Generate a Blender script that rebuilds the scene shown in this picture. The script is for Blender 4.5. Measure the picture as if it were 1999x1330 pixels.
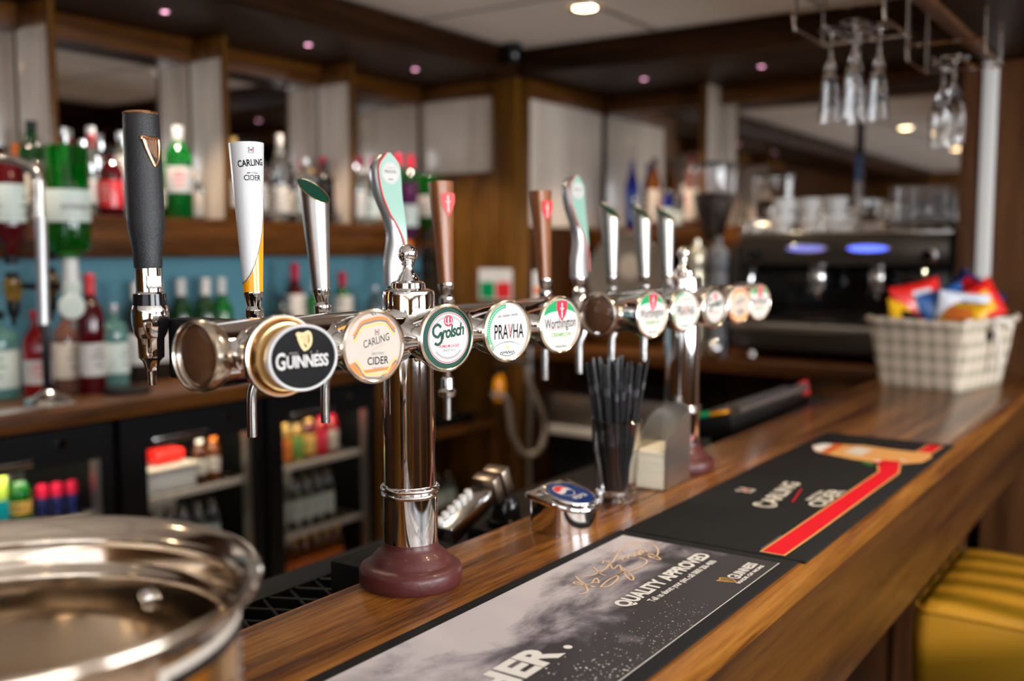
import bpy, bmesh, math, random
from mathutils import Matrix, Vector, Euler
random.seed(7)
R = math.radians
scene = bpy.context.scene
for o in list(bpy.data.objects): bpy.data.objects.remove(o, do_unlink=True)
COL = scene.collection
# ---------------------------------------------------------------- camera
cd = bpy.data.cameras.new('camera'); cam = bpy.data.objects.new('camera', cd); COL.objects.link(cam)
cam.location = (0, 0, 1.48); cam.rotation_euler = (R(90 - 5.12), 0, R(34.5))
cd.sensor_width = 36; cd.lens = 35.19; cd.clip_start = .02
cd.dof.use_dof = True; cd.dof.focus_distance = 1.07; cd.dof.aperture_fstop = 2.5
scene.camera = cam
# ---------------------------------------------------------------- world, light, exposure
w = bpy.data.worlds.new('daylight'); scene.world = w; w.use_nodes = True
bgn = w.node_tree.nodes['Background']; bgn.inputs[0].default_value = (.80, .88, 1, 1); bgn.inputs[1].default_value = 1.6
scene.view_settings.view_transform = 'Standard'; scene.view_settings.look = 'None'
scene.view_settings.gamma = 1; scene.view_settings.use_curve_mapping = False
scene.view_settings.exposure = .27
def area(name, loc, rot, sx, sy, power, color, spread=math.pi):
    l = bpy.data.lights.new(name, 'AREA'); l.shape = 'RECTANGLE'; l.size = sx; l.size_y = sy
    l.energy = power; l.color = color; l.spread = spread
    o = bpy.data.objects.new(name, l); COL.objects.link(o); o.location = loc; o.rotation_euler = rot
    return o
DAY = (.93, .965, 1.0)
area('window_daylight', (.9, -2.52, 1.5), (R(-122), 0, 0), 2.6, 1.2, 100, DAY)          # rear windows, facing +Y
area('window_daylight', (3.12, -.6, 1.5), (0, R(118), 0), 1.2, 1.9, 105, DAY)           # side windows, facing -X
area('window_daylight', (3.12, 2.0, 1.5), (0, R(118), 0), 1.2, 1.9, 105, DAY)
# ---------------------------------------------------------------- materials
MATS = {}
def mat(name, col, rough=.5, metal=0., trans=0., coat=0., emis=None, es=0., ior=1.45, bump=0., bs=60., alpha=1., spec=.5):
    if name in MATS: return name
    m = bpy.data.materials.new(name); m.use_nodes = True; MATS[name] = m
    nt = m.node_tree; b = nt.nodes['Principled BSDF']; I = b.inputs
    I['Base Color'].default_value = (*col, 1); I['Roughness'].default_value = rough; I['Metallic'].default_value = metal
    I['Transmission Weight'].default_value = trans; I['Coat Weight'].default_value = coat; I['IOR'].default_value = ior
    I['Coat Roughness'].default_value = .06; I['Alpha'].default_value = alpha; I['Specular IOR Level'].default_value = spec
    if emis: I['Emission Color'].default_value = (*emis, 1); I['Emission Strength'].default_value = es
    tc = nt.nodes.new('ShaderNodeTexCoord'); n = nt.nodes.new('ShaderNodeTexNoise'); n.inputs['Scale'].default_value = bs
    n.inputs['Detail'].default_value = 3
    nt.links.new(tc.outputs['Object'], n.inputs['Vector'])
    if bump > 0:
        bp = nt.nodes.new('ShaderNodeBump'); bp.inputs['Strength'].default_value = bump; bp.inputs['Distance'].default_value = .002
        nt.links.new(n.outputs['Fac'], bp.inputs['Height']); nt.links.new(bp.outputs[0], I['Normal'])
    mr = nt.nodes.new('ShaderNodeMapRange'); mr.inputs[3].default_value = max(0, rough * .85); mr.inputs[4].default_value = min(1, rough * 1.15)
    nt.links.new(n.outputs['Fac'], mr.inputs[0]); nt.links.new(mr.outputs[0], I['Roughness'])
    return name
def wood(name, c1, c2, c3, axis=1, rough=.3, coat=.3, sc=1., bump=.15, streak=9.):
    sp_ = .12 if 'dark' in name else .3
    m = bpy.data.materials.new(name); m.use_nodes = True; MATS[name] = m
    nt = m.node_tree; N = nt.nodes; L = nt.links; b = N['Principled BSDF']
    tc = N.new('ShaderNodeTexCoord'); mp = N.new('ShaderNodeMapping')
    s = [streak * 3.2 * sc] * 3; s[axis] = streak * .16 * sc; mp.inputs['Scale'].default_value = s
    L.new(tc.outputs['Object'], mp.inputs[0])
    n1 = N.new('ShaderNodeTexNoise'); n1.inputs['Scale'].default_value = 1.; n1.inputs['Detail'].default_value = 6; n1.inputs['Distortion'].default_value = .6
    n2 = N.new('ShaderNodeTexNoise'); n2.inputs['Scale'].default_value = 6.; n2.inputs['Detail'].default_value = 8; n2.inputs['Roughness'].default_value = .7
    L.new(mp.outputs[0], n1.inputs[0]); L.new(mp.outputs[0], n2.inputs[0])
    mx = N.new('ShaderNodeMath'); mx.operation = 'MULTIPLY_ADD'; mx.inputs[1].default_value = .4
    L.new(n2.outputs['Fac'], mx.inputs[0])
    m2 = N.new('ShaderNodeMath'); m2.operation = 'MULTIPLY'; m2.inputs[1].default_value = .6
    L.new(n1.outputs['Fac'], m2.inputs[0]); L.new(m2.outputs[0], mx.inputs[2])
    cr = N.new('ShaderNodeValToRGB'); e = cr.color_ramp.elements
    e[0].position = .40; e[0].color = (*c1, 1); e[1].position = .62; e[1].color = (*c3, 1)
    k = cr.color_ramp.elements.new(.5); k.color = (*c2, 1)
    L.new(mx.outputs[0], cr.inputs[0]); L.new(cr.outputs[0], b.inputs['Base Color'])
    bp = N.new('ShaderNodeBump'); bp.inputs['Strength'].default_value = bump; bp.inputs['Distance'].default_value = .001
    L.new(n2.outputs['Fac'], bp.inputs['Height']); L.new(bp.outputs[0], b.inputs['Normal'])
    b.inputs['Roughness'].default_value = rough; b.inputs['Coat Weight'].default_value = coat; b.inputs['Coat Roughness'].default_value = .12; b.inputs['Specular IOR Level'].default_value = sp_
    return name
def fabric_checks(name, base, line, sx, sy, sz, w_=.35):
    m = bpy.data.materials.new(name); m.use_nodes = True; MATS[name] = m
    nt = m.node_tree; N = nt.nodes; L = nt.links; b = N['Principled BSDF']; b.inputs['Roughness'].default_value = .9
    tc = N.new('ShaderNodeTexCoord'); sp = N.new('ShaderNodeSeparateXYZ'); L.new(tc.outputs['Object'], sp.inputs[0])
    prev = None
    def cmpn(out, s):
        a = N.new('ShaderNodeMath'); a.operation = 'MULTIPLY'; a.inputs[1].default_value = s; L.new(out, a.inputs[0])
        f = N.new('ShaderNodeMath'); f.operation = 'FRACT'; L.new(a.outputs[0], f.inputs[0])
        c = N.new('ShaderNodeMath'); c.operation = 'LESS_THAN'; c.inputs[1].default_value = w_; L.new(f.outputs[0], c.inputs[0])
        return c
    cx = cmpn(sp.outputs[0], sx); cy = cmpn(sp.outputs[1], sy); cz = cmpn(sp.outputs[2], sz)
    geo = N.new('ShaderNodeTexCoord'); ns = N.new('ShaderNodeSeparateXYZ'); L.new(geo.outputs['Normal'], ns.inputs[0])
    ab = N.new('ShaderNodeMath'); ab.operation = 'ABSOLUTE'; L.new(ns.outputs[0], ab.inputs[0])
    gt = N.new('ShaderNodeMath'); gt.operation = 'GREATER_THAN'; gt.inputs[1].default_value = .7; L.new(ab.outputs[0], gt.inputs[0])
    mxa = N.new('ShaderNodeMix'); L.new(gt.outputs[0], mxa.inputs[0]); L.new(cx.outputs[0], mxa.inputs[2]); L.new(cy.outputs[0], mxa.inputs[3])
    ad = N.new('ShaderNodeMath'); ad.operation = 'ADD'; L.new(mxa.outputs[0], ad.inputs[0]); L.new(cz.outputs[0], ad.inputs[1])
    cr = N.new('ShaderNodeMapRange'); cr.inputs[2].default_value = 2; L.new(ad.outputs[0], cr.inputs[0])
    mc = N.new('ShaderNodeMix'); mc.data_type = 'RGBA'; L.new(cr.outputs[0], mc.inputs[0])
    mc.inputs[6].default_value = (*base, 1); mc.inputs[7].default_value = (*line, 1); L.new(mc.outputs[2], b.inputs['Base Color'])
    return name
mat('chrome', (.86, .85, .84), .045, 1); mat('chrome_soft', (.78, .77, .75), .16, 1); mat('steel', (.50, .48, .45), .36, 1)
mat('bucket_steel', (.66, .57, .47), .12, 1, bump=.12, bs=5); mat('brass_gold', (.78, .50, .22), .22, 1); mat('copper', (.80, .42, .22), .25, 1)
mat('maroon', (.075, .015, .014), .42, coat=.10, bump=.25, bs=160); mat('black', (.006, .006, .0065), .4, spec=.3); mat('black_matt', (.007, .007, .008), .7, spec=.2)
mat('black_gloss', (.008, .008, .009), .12); mat('grip', (.016, .017, .019), .36, bump=.4, bs=900, spec=.6)
mat('white', (.68, .68, .68), .3, coat=.3); mat('offwhite', (.72, .69, .64), .5); mat('cream', (.66, .60, .52), .5); mat('white_matt', (.75, .74, .72), .8)
mat('print_white', (.56, .54, .52), .45, coat=0., spec=.25); mat('print_cream', (.50, .44, .38), .45, spec=.25); mat('print_black', (.005, .0045, .005), .5, spec=.10)
mat('print_red', (.72, .025, .03), .3, coat=.4); mat('print_crimson', (.55, .01, .05), .45, coat=0., spec=.25); mat('print_green', (.0, .30, .10), .45, coat=0., spec=.25)
mat('print_darkgreen', (.002, .050, .030), .45, coat=0., spec=.25); mat('print_orange', (.80, .20, .03), .45, coat=0., spec=.25); mat('print_lightorange', (.88, .45, .12), .45, coat=0., spec=.25)
mat('print_grey', (.16, .16, .17), .45, coat=0., spec=.25); mat('print_gold', (.72, .42, .10), .35, coat=.3); mat('print_mint', (.24, .43, .35), .35, coat=.4)
mat('print_lime', (.14, .32, .06), .3, coat=.4); mat('print_blue', (.006, .032, .15), .2, coat=.6); mat('print_palegrey', (.60, .68, .64), .45, coat=0., spec=.25)
mat('orange_plastic', (.95, .36, .0), .22, coat=.6); mat('silver_paint', (.50, .50, .51), .3, .65); mat('red_plastic', (.75, .03, .03), .3, coat=.4)
mat('glass', (1, 1, 1), .0, trans=1., ior=1.45); mat('amber_lens', (.10, .045, .022), .06, coat=1.)
mat('rubber_mat', (.010, .010, .011), .8, spec=.25, bump=.5, bs=900); mat('fabric_gold', (.36, .20, .04), .6)
mat('ceiling_tile', (.90, .875, .84), .8, bump=.3, bs=140); mat('ceiling_grid', (.34, .32, .31), .5); mat('wall_paint', (.34, .27, .21), .8)
mat('floor_dark', (.30, .22, .16), .6); mat('mirror', (.80, .78, .76), .015, 1); mat('blue_panel', (.115, .30, .37), .45)
mat('hose_grey', (.24, .20, .16), .5); mat('paper', (.86, .80, .64), .8); mat('paper_white', (.8, .8, .8), .6)
mat('lamp_warm', (1, .85, .6), .5, emis=(1, .72, .38), es=26); mat('lamp_pink', (1, .8, .9), .5, emis=(1, .42, .66), es=4.5)
mat('lamp_blue', (.1, .15, .9), .5, emis=(.10, .16, 1.0), es=1.9); mat('lamp_green', (.1, .9, .3), .5, emis=(.05, .9, .25), es=2.); mat('lamp_fridge', (1, .95, .8), .5, emis=(1, .86, .58), es=2.5)
mat('lamp_blue_dim', (.2, .2, .6), .5, emis=(.18, .20, .62), es=.9)
wood('wood_bar', (.060, .017, .003), (.20, .072, .011), (.40, .165, .030), 1, rough=.26, coat=.10, streak=10)
wood('wood_rim', (.075, .021, .003), (.17, .058, .008), (.27, .105, .016), 1, rough=.36, coat=.04, streak=10)
wood('wood_apron', (.022, .006, .001), (.060, .020, .0025), (.095, .034, .004), 1, rough=.38, coat=.02, streak=5)
wood('wood_dark_y', (.009, .003, .001), (.024, .008, .002), (.045, .016, .004), 1, rough=.45, coat=.0)
wood('wood_dark_x', (.009, .003, .001), (.024, .008, .002), (.045, .016, .004), 0, rough=.45, coat=.0)
wood('wood_dark_z', (.012, .004, .0015), (.032, .011, .003), (.058, .021, .005), 2, rough=.45, coat=.0)
wood('wood_mid_y', (.035, .010, .001), (.085, .028, .003), (.135, .048, .006), 1, rough=.4, coat=.04)
wood('wood_mid_x', (.035, .010, .001), (.085, .028, .003), (.135, .048, .006), 0, rough=.4, coat=.04)
wood('wood_mid_z', (.042, .015, .002), (.100, .040, .005), (.155, .066, .009), 2, rough=.35, coat=.1)
wood('wood_post', (.055, .020, .007), (.10, .040, .014), (.145, .060, .022), 2, rough=.45, coat=.05)
wood('wood_handle', (.14, .045, .013), (.23, .080, .024), (.32, .12, .04), 2, rough=.35, coat=.3, streak=22)
wood('painted_glare', (.46, .38, .31), (.56, .47, .39), (.64, .55, .46), 2, rough=.35, coat=.3, streak=2.2, bump=.05)  # glossy brown wood, its window glare painted in as cream
for nm_, c_ in (('white', (.78, .77, .75)), ('cream', (.66, .62, .55)), ('red', (.72, .008, .02)), ('orange', (.62, .12, .02)), ('lightorange', (.70, .36, .12)), ('grey', (.14, .14, .15)), ('gold', (.55, .32, .09)), ('green', (.02, .22, .04))):
    mat('ink_' + nm_, c_, .6, spec=.2)
mat('ink_sign', (.78, .55, .34), .6, spec=.2); mat('gun_metal', (.34, .27, .21), .32, 1)
# ---------------------------------------------------------------- mesh builder
def smoothline(pts, n=6, closed=False):
    P = [Vector(p) for p in pts]; out = []; N = len(P)
    rng = range(N if closed else N - 1)
    for i in rng:
        g = (lambda k: P[k % N]) if closed else (lambda k: P[max(0, min(N - 1, k))])
        a, b, c, d = g(i - 1), g(i), g(i + 1), g(i + 2)
        for k in range(n):
            t = k / n
            out.append(.5 * ((2 * b) + (c - a) * t + (2 * a - 5 * b + 4 * c - d) * t * t + (3 * b - a - 3 * c + d) * t ** 3))
    if not closed: out.append(P[-1])
    return out
class MB:
    def __init__(s, M=None): s.v = []; s.f = []; s.m = []; s.slots = []; s.M = M or Matrix()
    def slot(s, m):
        if m not in s.slots: s.slots.append(m)
        return s.slots.index(m)
    def add(s, vs, fs, m, M=None):
        M = s.M @ M if M else s.M; b = len(s.v); k = s.slot(m)
        s.v += [tuple(M @ Vector(p)) for p in vs]
        for f in fs: s.f.append([b + i for i in f]); s.m.append(k)
        return s
    def box(s, a, b, m, M=None):
        x0, y0, z0 = a; x1, y1, z1 = b
        vs = [(x0, y0, z0), (x1, y0, z0), (x1, y1, z0), (x0, y1, z0), (x0, y0, z1), (x1, y0, z1), (x1, y1, z1), (x0, y1, z1)]
        return s.add(vs, [(0, 3, 2, 1), (4, 5, 6, 7), (0, 1, 5, 4), (1, 2, 6, 5), (2, 3, 7, 6), (3, 0, 4, 7)], m, M)
    def lathe(s, prof, m, n=32, M=None, sx=1., sy=1., cap=True):
        vs = []; fs = []
        for r, z in prof:
            for i in range(n):
                a = 2 * math.pi * i / n; vs.append((r * math.cos(a) * sx, r * math.sin(a) * sy, z))
        for j in range(len(prof) - 1):
            for i in range(n):
                k = (i + 1) % n; fs.append((j * n + i, j * n + k, (j + 1) * n + k, (j + 1) * n + i))
        if cap:
            if prof[0][0] > 1e-5: fs.append(tuple(reversed(range(n))))
            if prof[-1][0] > 1e-5: fs.append(tuple((len(prof) - 1) * n + i for i in range(n)))
        return s.add(vs, fs, m, M)
    def tube(s, pts, r, m, n=10, rr=None, M=None, cap=True, flat=1.):
        P = [Vector(p) for p in pts]; vs = []; fs = []; up = None
        for j, p in enumerate(P):
            t = (P[min(j + 1, len(P) - 1)] - P[max(j - 1, 0)])
            t = t.normalized() if t.length > 0 else Vector((0, 0, 1))
            if up is None:
                up = Vector((0, 0, 1)) if abs(t.z) < .9 else Vector((1, 0, 0))
            u = (up - t * up.dot(t)).normalized(); w_ = t.cross(u); up = u
            q = rr[j] if rr else r
            for i in range(n):
                a = 2 * math.pi * i / n; vs.append(p + u * math.cos(a) * q + w_ * math.sin(a) * q * flat)
        for j in range(len(P) - 1):
            for i in range(n):
                k = (i + 1) % n; fs.append((j * n + i, j * n + k, (j + 1) * n + k, (j + 1) * n + i))
        if cap: fs += [tuple(reversed(range(n))), tuple((len(P) - 1) * n + i for i in range(n))]
        return s.add(vs, fs, m, M)
    def prism(s, poly, z0, z1, m, M=None, mside=None):
        n = len(poly); vs = [(x, y, z0) for x, y in poly] + [(x, y, z1) for x, y in poly]
        s.add(vs, [tuple(reversed(range(n))), tuple(range(n, 2 * n))], m, M)
        s.add(vs, [(i, (i + 1) % n, n + (i + 1) % n, n + i) for i in range(n)], mside or m, M)
        return s
    def poly(s, pts, m, z=0, M=None): return s.add([(x, y, z) for x, y in pts], [tuple(range(len(pts)))], m, M)
    def disc(s, r, m, z=0, c=(0, 0), n=40, sx=1, sy=1, M=None):
        return s.poly([(c[0] + r * sx * math.cos(2 * math.pi * i / n), c[1] + r * sy * math.sin(2 * math.pi * i / n)) for i in range(n)], m, z, M)
    def stroke(s, pts, wd, m, z=0, M=None, smooth=0, closed=False):
        P = [Vector((p[0], p[1])) for p in pts]
        if smooth: P = smoothline(P, smooth, closed)
        if closed: P = P + [P[0]]
        vs = []; fs = []
        for j, p in enumerate(P):
            t = P[min(j + 1, len(P) - 1)] - P[max(j - 1, 0)]
            if closed and j in (0, len(P) - 1): t = P[1] - P[-2]
            t = t.normalized() if t.length > 0 else Vector((1, 0)); nn = Vector((-t.y, t.x)) * wd * .5
            vs += [(p.x + nn.x, p.y + nn.y, z), (p.x - nn.x, p.y - nn.y, z)]
        for j in range(len(P) - 1): fs.append((2 * j, 2 * j + 1, 2 * j + 3, 2 * j + 2))
        return s.add(vs, fs, m, M)
    def arc(s, r, a0, a1, wd, m, z=0, M=None, n=28, c=(0, 0), sx=1):
        return s.stroke([(c[0] + sx * r * math.cos(R(a0 + (a1 - a0) * i / n)), c[1] + r * math.sin(R(a0 + (a1 - a0) * i / n))) for i in range(n + 1)], wd, m, z, M)
    def text(s, txt, m, w=None, h=1., c=(0, 0), z=0, bold=0., shear=0., space=1., M=None, left=False):
        cu = bpy.data.curves.new('t', 'FONT'); cu.body = txt; cu.size = 1; cu.offset = bold; cu.shear = shear; cu.space_character = space; cu.resolution_u = 3
        o = bpy.data.objects.new('t', cu); COL.objects.link(o)
        dg = bpy.context.evaluated_depsgraph_get(); me = bpy.data.meshes.new_from_object(o.evaluated_get(dg))
        vs = [v.co.copy() for v in me.vertices]; fs = [tuple(p.vertices) for p in me.polygons]
        bpy.data.objects.remove(o); bpy.data.curves.remove(cu); bpy.data.meshes.remove(me)
        if not vs: return s
        x0 = min(v.x for v in vs); x1 = max(v.x for v in vs)
        ky = h / .72; kx = (w / (x1 - x0)) if w else ky
        ox = c[0] - (0 if left else (x1 - x0) * kx / 2)
        return s.add([(ox + (v.x - x0) * kx, c[1] + v.y * ky, z) for v in vs], fs, m, M)
    def build(s, name, parent=None, loc=None, bevel=0, seg=2, angle=35, **props):
        vs = s.v; loc_set = loc
        me = bpy.data.meshes.new(name); me.from_pydata(vs, [], s.f)
        for k in s.slots: me.materials.append(MATS[k])
        me.polygons.foreach_set('material_index', s.m); me.update()
        if bevel > 0:
            bm = bmesh.new(); bm.from_mesh(me)
            bmesh.ops.remove_doubles(bm, verts=bm.verts, dist=1e-6)
            ed = [e for e in bm.edges if len(e.link_faces) == 2 and e.calc_face_angle(0) > R(30)]
            bmesh.ops.bevel(bm, geom=ed, offset=bevel, segments=seg, affect='EDGES', profile=.5, clamp_overlap=True)
            bm.to_mesh(me); bm.free()
        me.polygons.foreach_set('use_smooth', [True] * len(me.polygons))
        try: me.set_sharp_from_angle(angle=R(angle))
        except Exception: pass
        o = bpy.data.objects.new(name, me); COL.objects.link(o)
        if parent is not None: o.parent = parent
        if loc_set is not None: o.location = loc_set
        for k, v in props.items(): o[k] = v
        return o
def thing(name, label, cat, loc=(0, 0, 0), rz=0., group=None, rot=None):
    o = bpy.data.objects.new(name, None); COL.objects.link(o); o.empty_display_size = .05
    o.location = loc; o.rotation_euler = rot if rot else (0, 0, rz); o['label'] = label; o['category'] = cat
    if group: o['group'] = group
    return o
def tag(o, label, cat, group=None):
    o['label'] = label; o['category'] = cat
    if group: o['group'] = group
    return o
def struct(o): o['kind'] = 'structure'; return o
def dup(root, loc, rz=None, label=None, group=None):
    r = root.copy(); COL.objects.link(r); r.location = loc
    if rz is not None: r.rotation_euler = (0, 0, rz)
    if label: r['label'] = label
    if group: r['group'] = group
    for ch in list(root.children):
        c = ch.copy(); COL.objects.link(c); c.parent = r
        for g in ch.children:
            d = g.copy(); COL.objects.link(d); d.parent = c
    return r
def frame(o, u, v):      # matrix with columns u, v, n and origin o
    u = Vector(u).normalized(); v = Vector(v).normalized(); n = u.cross(v)
    return Matrix(((u.x, v.x, n.x, o[0]), (u.y, v.y, n.y, o[1]), (u.z, v.z, n.z, o[2]), (0, 0, 0, 1)))
def T(x, y, z): return Matrix.Translation((x, y, z))
def RX(a): return Matrix.Rotation(R(a), 4, 'X')
def RY(a): return Matrix.Rotation(R(a), 4, 'Y')
def RZ(a): return Matrix.Rotation(R(a), 4, 'Z')
# ================================================================ THE ROOM
def sbox(name, a, b, m, bevel=0, parent=None):
    c = tuple((a[i] + b[i]) / 2 for i in range(3)); h = tuple(abs(b[i] - a[i]) / 2 for i in range(3))
    o = MB().box(tuple(-k for k in h), h, m).build(name, parent, loc=c, bevel=bevel)
    if parent is None: struct(o)
    return o
sbox('floor', (-2.9, -2.7, -.1), (3.3, 4.2, 0), 'floor_dark')
cl = sbox('ceiling', (-2.9, -2.7, 2.29), (3.3, 4.2, 2.40), 'ceiling_grid')
proto = None
for i in range(10):
    for j in range(10):
        x0 = -2.245 + i * .6; y1 = 3.305 - j * .6; x1 = min(x0 + .6, 3.2); y0 = y1 - .6
        if x1 - x0 < .1: continue
        if x1 - x0 > .59 and proto: o = proto.copy(); COL.objects.link(o)
        else:
            o = MB().box((-(x1 - x0) / 2 + .012, -.288, -.01), ((x1 - x0) / 2 - .012, .288, .01), 'ceiling_tile').build('ceiling_tile', cl, bevel=.004, seg=1)
            if x1 - x0 > .59: proto = o
        o.location = ((x0 + x1) / 2 - .2, (y0 + y1) / 2 - .75, 2.272 - 2.345)
g = MB()
for i in range(11):
    x = -2.245 + i * .6; g.box((x - .012, -2.6, 2.262), (x + .012, 3.3, 2.289), 'ceiling_grid')
for j in range(10):
    y = 3.305 - j * .6; g.box((-2.24, y - .012, 2.2625), (3.2, y + .012, 2.2885), 'ceiling_grid')
g.build('grid_bar', cl, loc=(-.2, -.75, -2.345))
sbox('wall_left', (-2.90, -2.7, 0), (-2.77, 4.2, 2.29), 'wood_dark_z')
sbox('wall_back', (-2.77, 4.04, 0), (3.2, 4.2, 2.29), 'wood_dark_z')
def wall_open(name, axis, at, th, lo, hi, opens, z0=.9, z1=2.1, m='wood_mid_z'):
    b = MB(); cur = lo; lst = sorted(opens)
    def bx(a, c, za, zb, mm=m):
        if axis == 'y': b.box((a, at, za), (c, at + th, zb), mm)
        else: b.box((at, a, za), (at + th, c, zb), mm)
    for a, c in lst:
        bx(cur, a, 0, 2.29); bx(a, c, 0, z0, 'wood_dark_z'); bx(a, c, z1, 2.29); cur = c
    bx(cur, hi, 0, 2.29)
    struct(b.build(name))
wall_open('wall_front', 'y', -2.7, .12, -2.77, 3.2, [(-.4, 2.2)])
wall_open('wall_right', 'x', 3.18, .12, -2.58, 4.04, [(-1.55, .35), (1.05, 2.95)])
def window(n, axis, at, a, c, z0=.9, z1=2.1):
    b = MB(); k = 3
    def bx(p, q, za, zb, d=.03):
        if axis == 'y': b.box((p, at - d, za), (q, at + d, zb), 'white_matt')
        else: b.box((at - d, p, za), (at + d, q, zb), 'white_matt')
    bx(a, c, z0, z0 + .05); bx(a, c, z1 - .05, z1); bx(a, a + .05, z0, z1); bx(c - .05, c, z0, z1)
    for i in range(1, k): x = a + (c - a) * i / k; bx(x - .02, x + .02, z0, z1, .02)
    o = struct(b.build('window_%d' % n))
    p = MB()
    if axis == 'y': p.box((a + .05, at - .003, z0 + .05), (c - .05, at + .003, z1 - .05), 'pane_glass')
    else: p.box((at - .003, a + .05, z0 + .05), (at + .003, c - .05, z1 - .05), 'pane_glass')
    p.build('pane', o)
def pane_material(name, tint=(1, 1, 1), gl=.12):
    m = bpy.data.materials.new(name); m.use_nodes = True; MATS[name] = m; nt = m.node_tree; nt.nodes.clear()
    o = nt.nodes.new('ShaderNodeOutputMaterial'); t = nt.nodes.new('ShaderNodeBsdfTransparent'); t.inputs[0].default_value = (*tint, 1)
    gs = nt.nodes.new('ShaderNodeBsdfGlossy'); gs.inputs['Roughness'].default_value = .02; mx = nt.nodes.new('ShaderNodeMixShader')
    lw = nt.nodes.new('ShaderNodeLayerWeight'); lw.inputs[0].default_value = gl
    nt.links.new(lw.outputs['Fresnel'], mx.inputs[0]); nt.links.new(t.outputs[0], mx.inputs[1]); nt.links.new(gs.outputs[0], mx.inputs[2]); nt.links.new(mx.outputs[0], o.inputs[0])
pane_material('pane_glass'); pane_material('thin_glass', (.90, .91, .90), .45)
window(1, 'y', -2.62, -.4, 2.2); window(2, 'x', 3.24, -1.55, .35); window(3, 'x', 3.24, 1.05, 2.95)
# ---- canopies over the back bar and the column in the corner
sbox('trim_1', (-2.765, -2.55, 2.163), (-2.252, 3.98, 2.285), 'wood_dark_y', .003)            # left canopy
sbox('trim_2', (-2.250, 3.312, 2.163), (-.60, 4.035, 2.285), 'wood_dark_x', .003)           # right canopy
sbox('trim_3', (-2.372, 3.31, 0), (-2.253, 3.41, 2.162), 'wood_mid_z', .004)                 # column (front corner)
sbox('trim_4', (-2.762, 3.325, 0), (-2.373, 3.395, 1.80), 'wood_mid_z', .003)                # lower side of the column
sbox('trim_5', (-2.762, 3.330, 1.801), (-2.373, 3.39, 2.10), 'painted_glare', .002)            # wood facing above, window glare painted on as cream
sbox('trim_6', (-2.762, 3.322, 2.101), (-2.373, 3.40, 2.160), 'wood_mid_x', .002)
sbox('trim_7', (-2.315, 3.412, 1.58), (-2.257, 4.00, 2.09), 'painted_glare', .002)             # wood facing of the other side, glare put into its colour
sbox('trim_8', (-2.318, 3.412, 2.091), (-2.250, 4.00, 2.161), 'wood_mid_y', .002)
sbox('trim_9', (-2.320, 3.412, 0), (-2.257, 4.00, 1.578), 'wood_dark_z', .002)
# ---- end partition on the right with its pale strip, and the gantry above the bar
sbox('trim_10', (-.640, 3.40, 0), (-.582, 3.56, 2.055), 'wood_post', .004)
sbox('trim_11', (-.580, 3.385, 1.102), (-.540, 3.56, 2.055), 'white_matt', .002)
sbox('trim_12', (-.538, 3.40, 0), (.9, 3.56, 2.055), 'wood_post', .003)
sbox('trim_13', (-.575, 1.1, 2.06), (.25, 3.56, 2.258), 'wood_dark_y', .003)
sbox('trim_14', (-.578, 1.1, 2.048), (-.535, 3.36, 2.059), 'wood_post', .002)
# ---- left back bar: worktop, mirrors, dividers, shelf, valance
bb = thing('back_bar_shelving', 'long mirrored back bar shelf of brown wood with window glare painted pale on its upright panels', 'shelving', (-2.58, 1.8, 1.46))
def lpart(name, a, b, m, par, base, bevel=.002, **kw):
    c = tuple((a[i] + b[i]) / 2 for i in range(3)); h = tuple(abs(b[i] - a[i]) / 2 for i in range(3))
    return MB().box(tuple(-k for k in h), h, m).build(name, par, loc=tuple(c[i] - base[i] for i in range(3)), bevel=bevel, **kw)
B0 = (-2.58, 1.8, 1.46)
divs = [.99, 1.573, 2.157, 2.735]
ys = [.3] + divs + [3.32]
for i in range(len(ys) - 1):
    lpart('mirror', (-2.765, ys[i] + .012, 1.585), (-2.755, ys[i + 1] - .012, 2.09), 'mirror', bb, B0, 0)
for y in divs:
    d = lpart('divider', (-2.752, y - .009, 1.582), (-2.598, y + .009, 2.16), 'painted_glare', bb, B0)  # wooden divider, cream colour stands in for window glare
    e = MB().box((-.006, -.011, -.289), (.006, .011, .289), 'wood_mid_z').build('edge_strip', d, loc=(.083, 0, 0), bevel=.002)
    e = MB().box((-.077, -.012, -.035), (.077, .012, .035), 'wood_mid_y').build('top_rail', d, loc=(0, 0, .254), bevel=.001)
lpart('shelf', (-2.765, .3, 1.46), (-2.58, 3.31, 1.58), 'wood_mid_y', bb, B0, .004)
lpart('valance', (-2.765, .3, 2.09), (-2.735, 3.31, 2.162), 'wood_mid_y', bb, B0, .002)
lpart('backsplash', (-2.765, .3, 1.095), (-2.75, 3.31, 1.458), 'blue_panel', bb, B0, 0)
wt = MB().box((-.235, -1.15, -.022), (.235, 1.15, .022), 'wood_mid_y').build('back_worktop', loc=(-2.53, 1.41, 1.068), bevel=.004)
tag(wt, 'long brown wooden worktop of the back bar above the glass door fridges', 'worktop')
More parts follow.
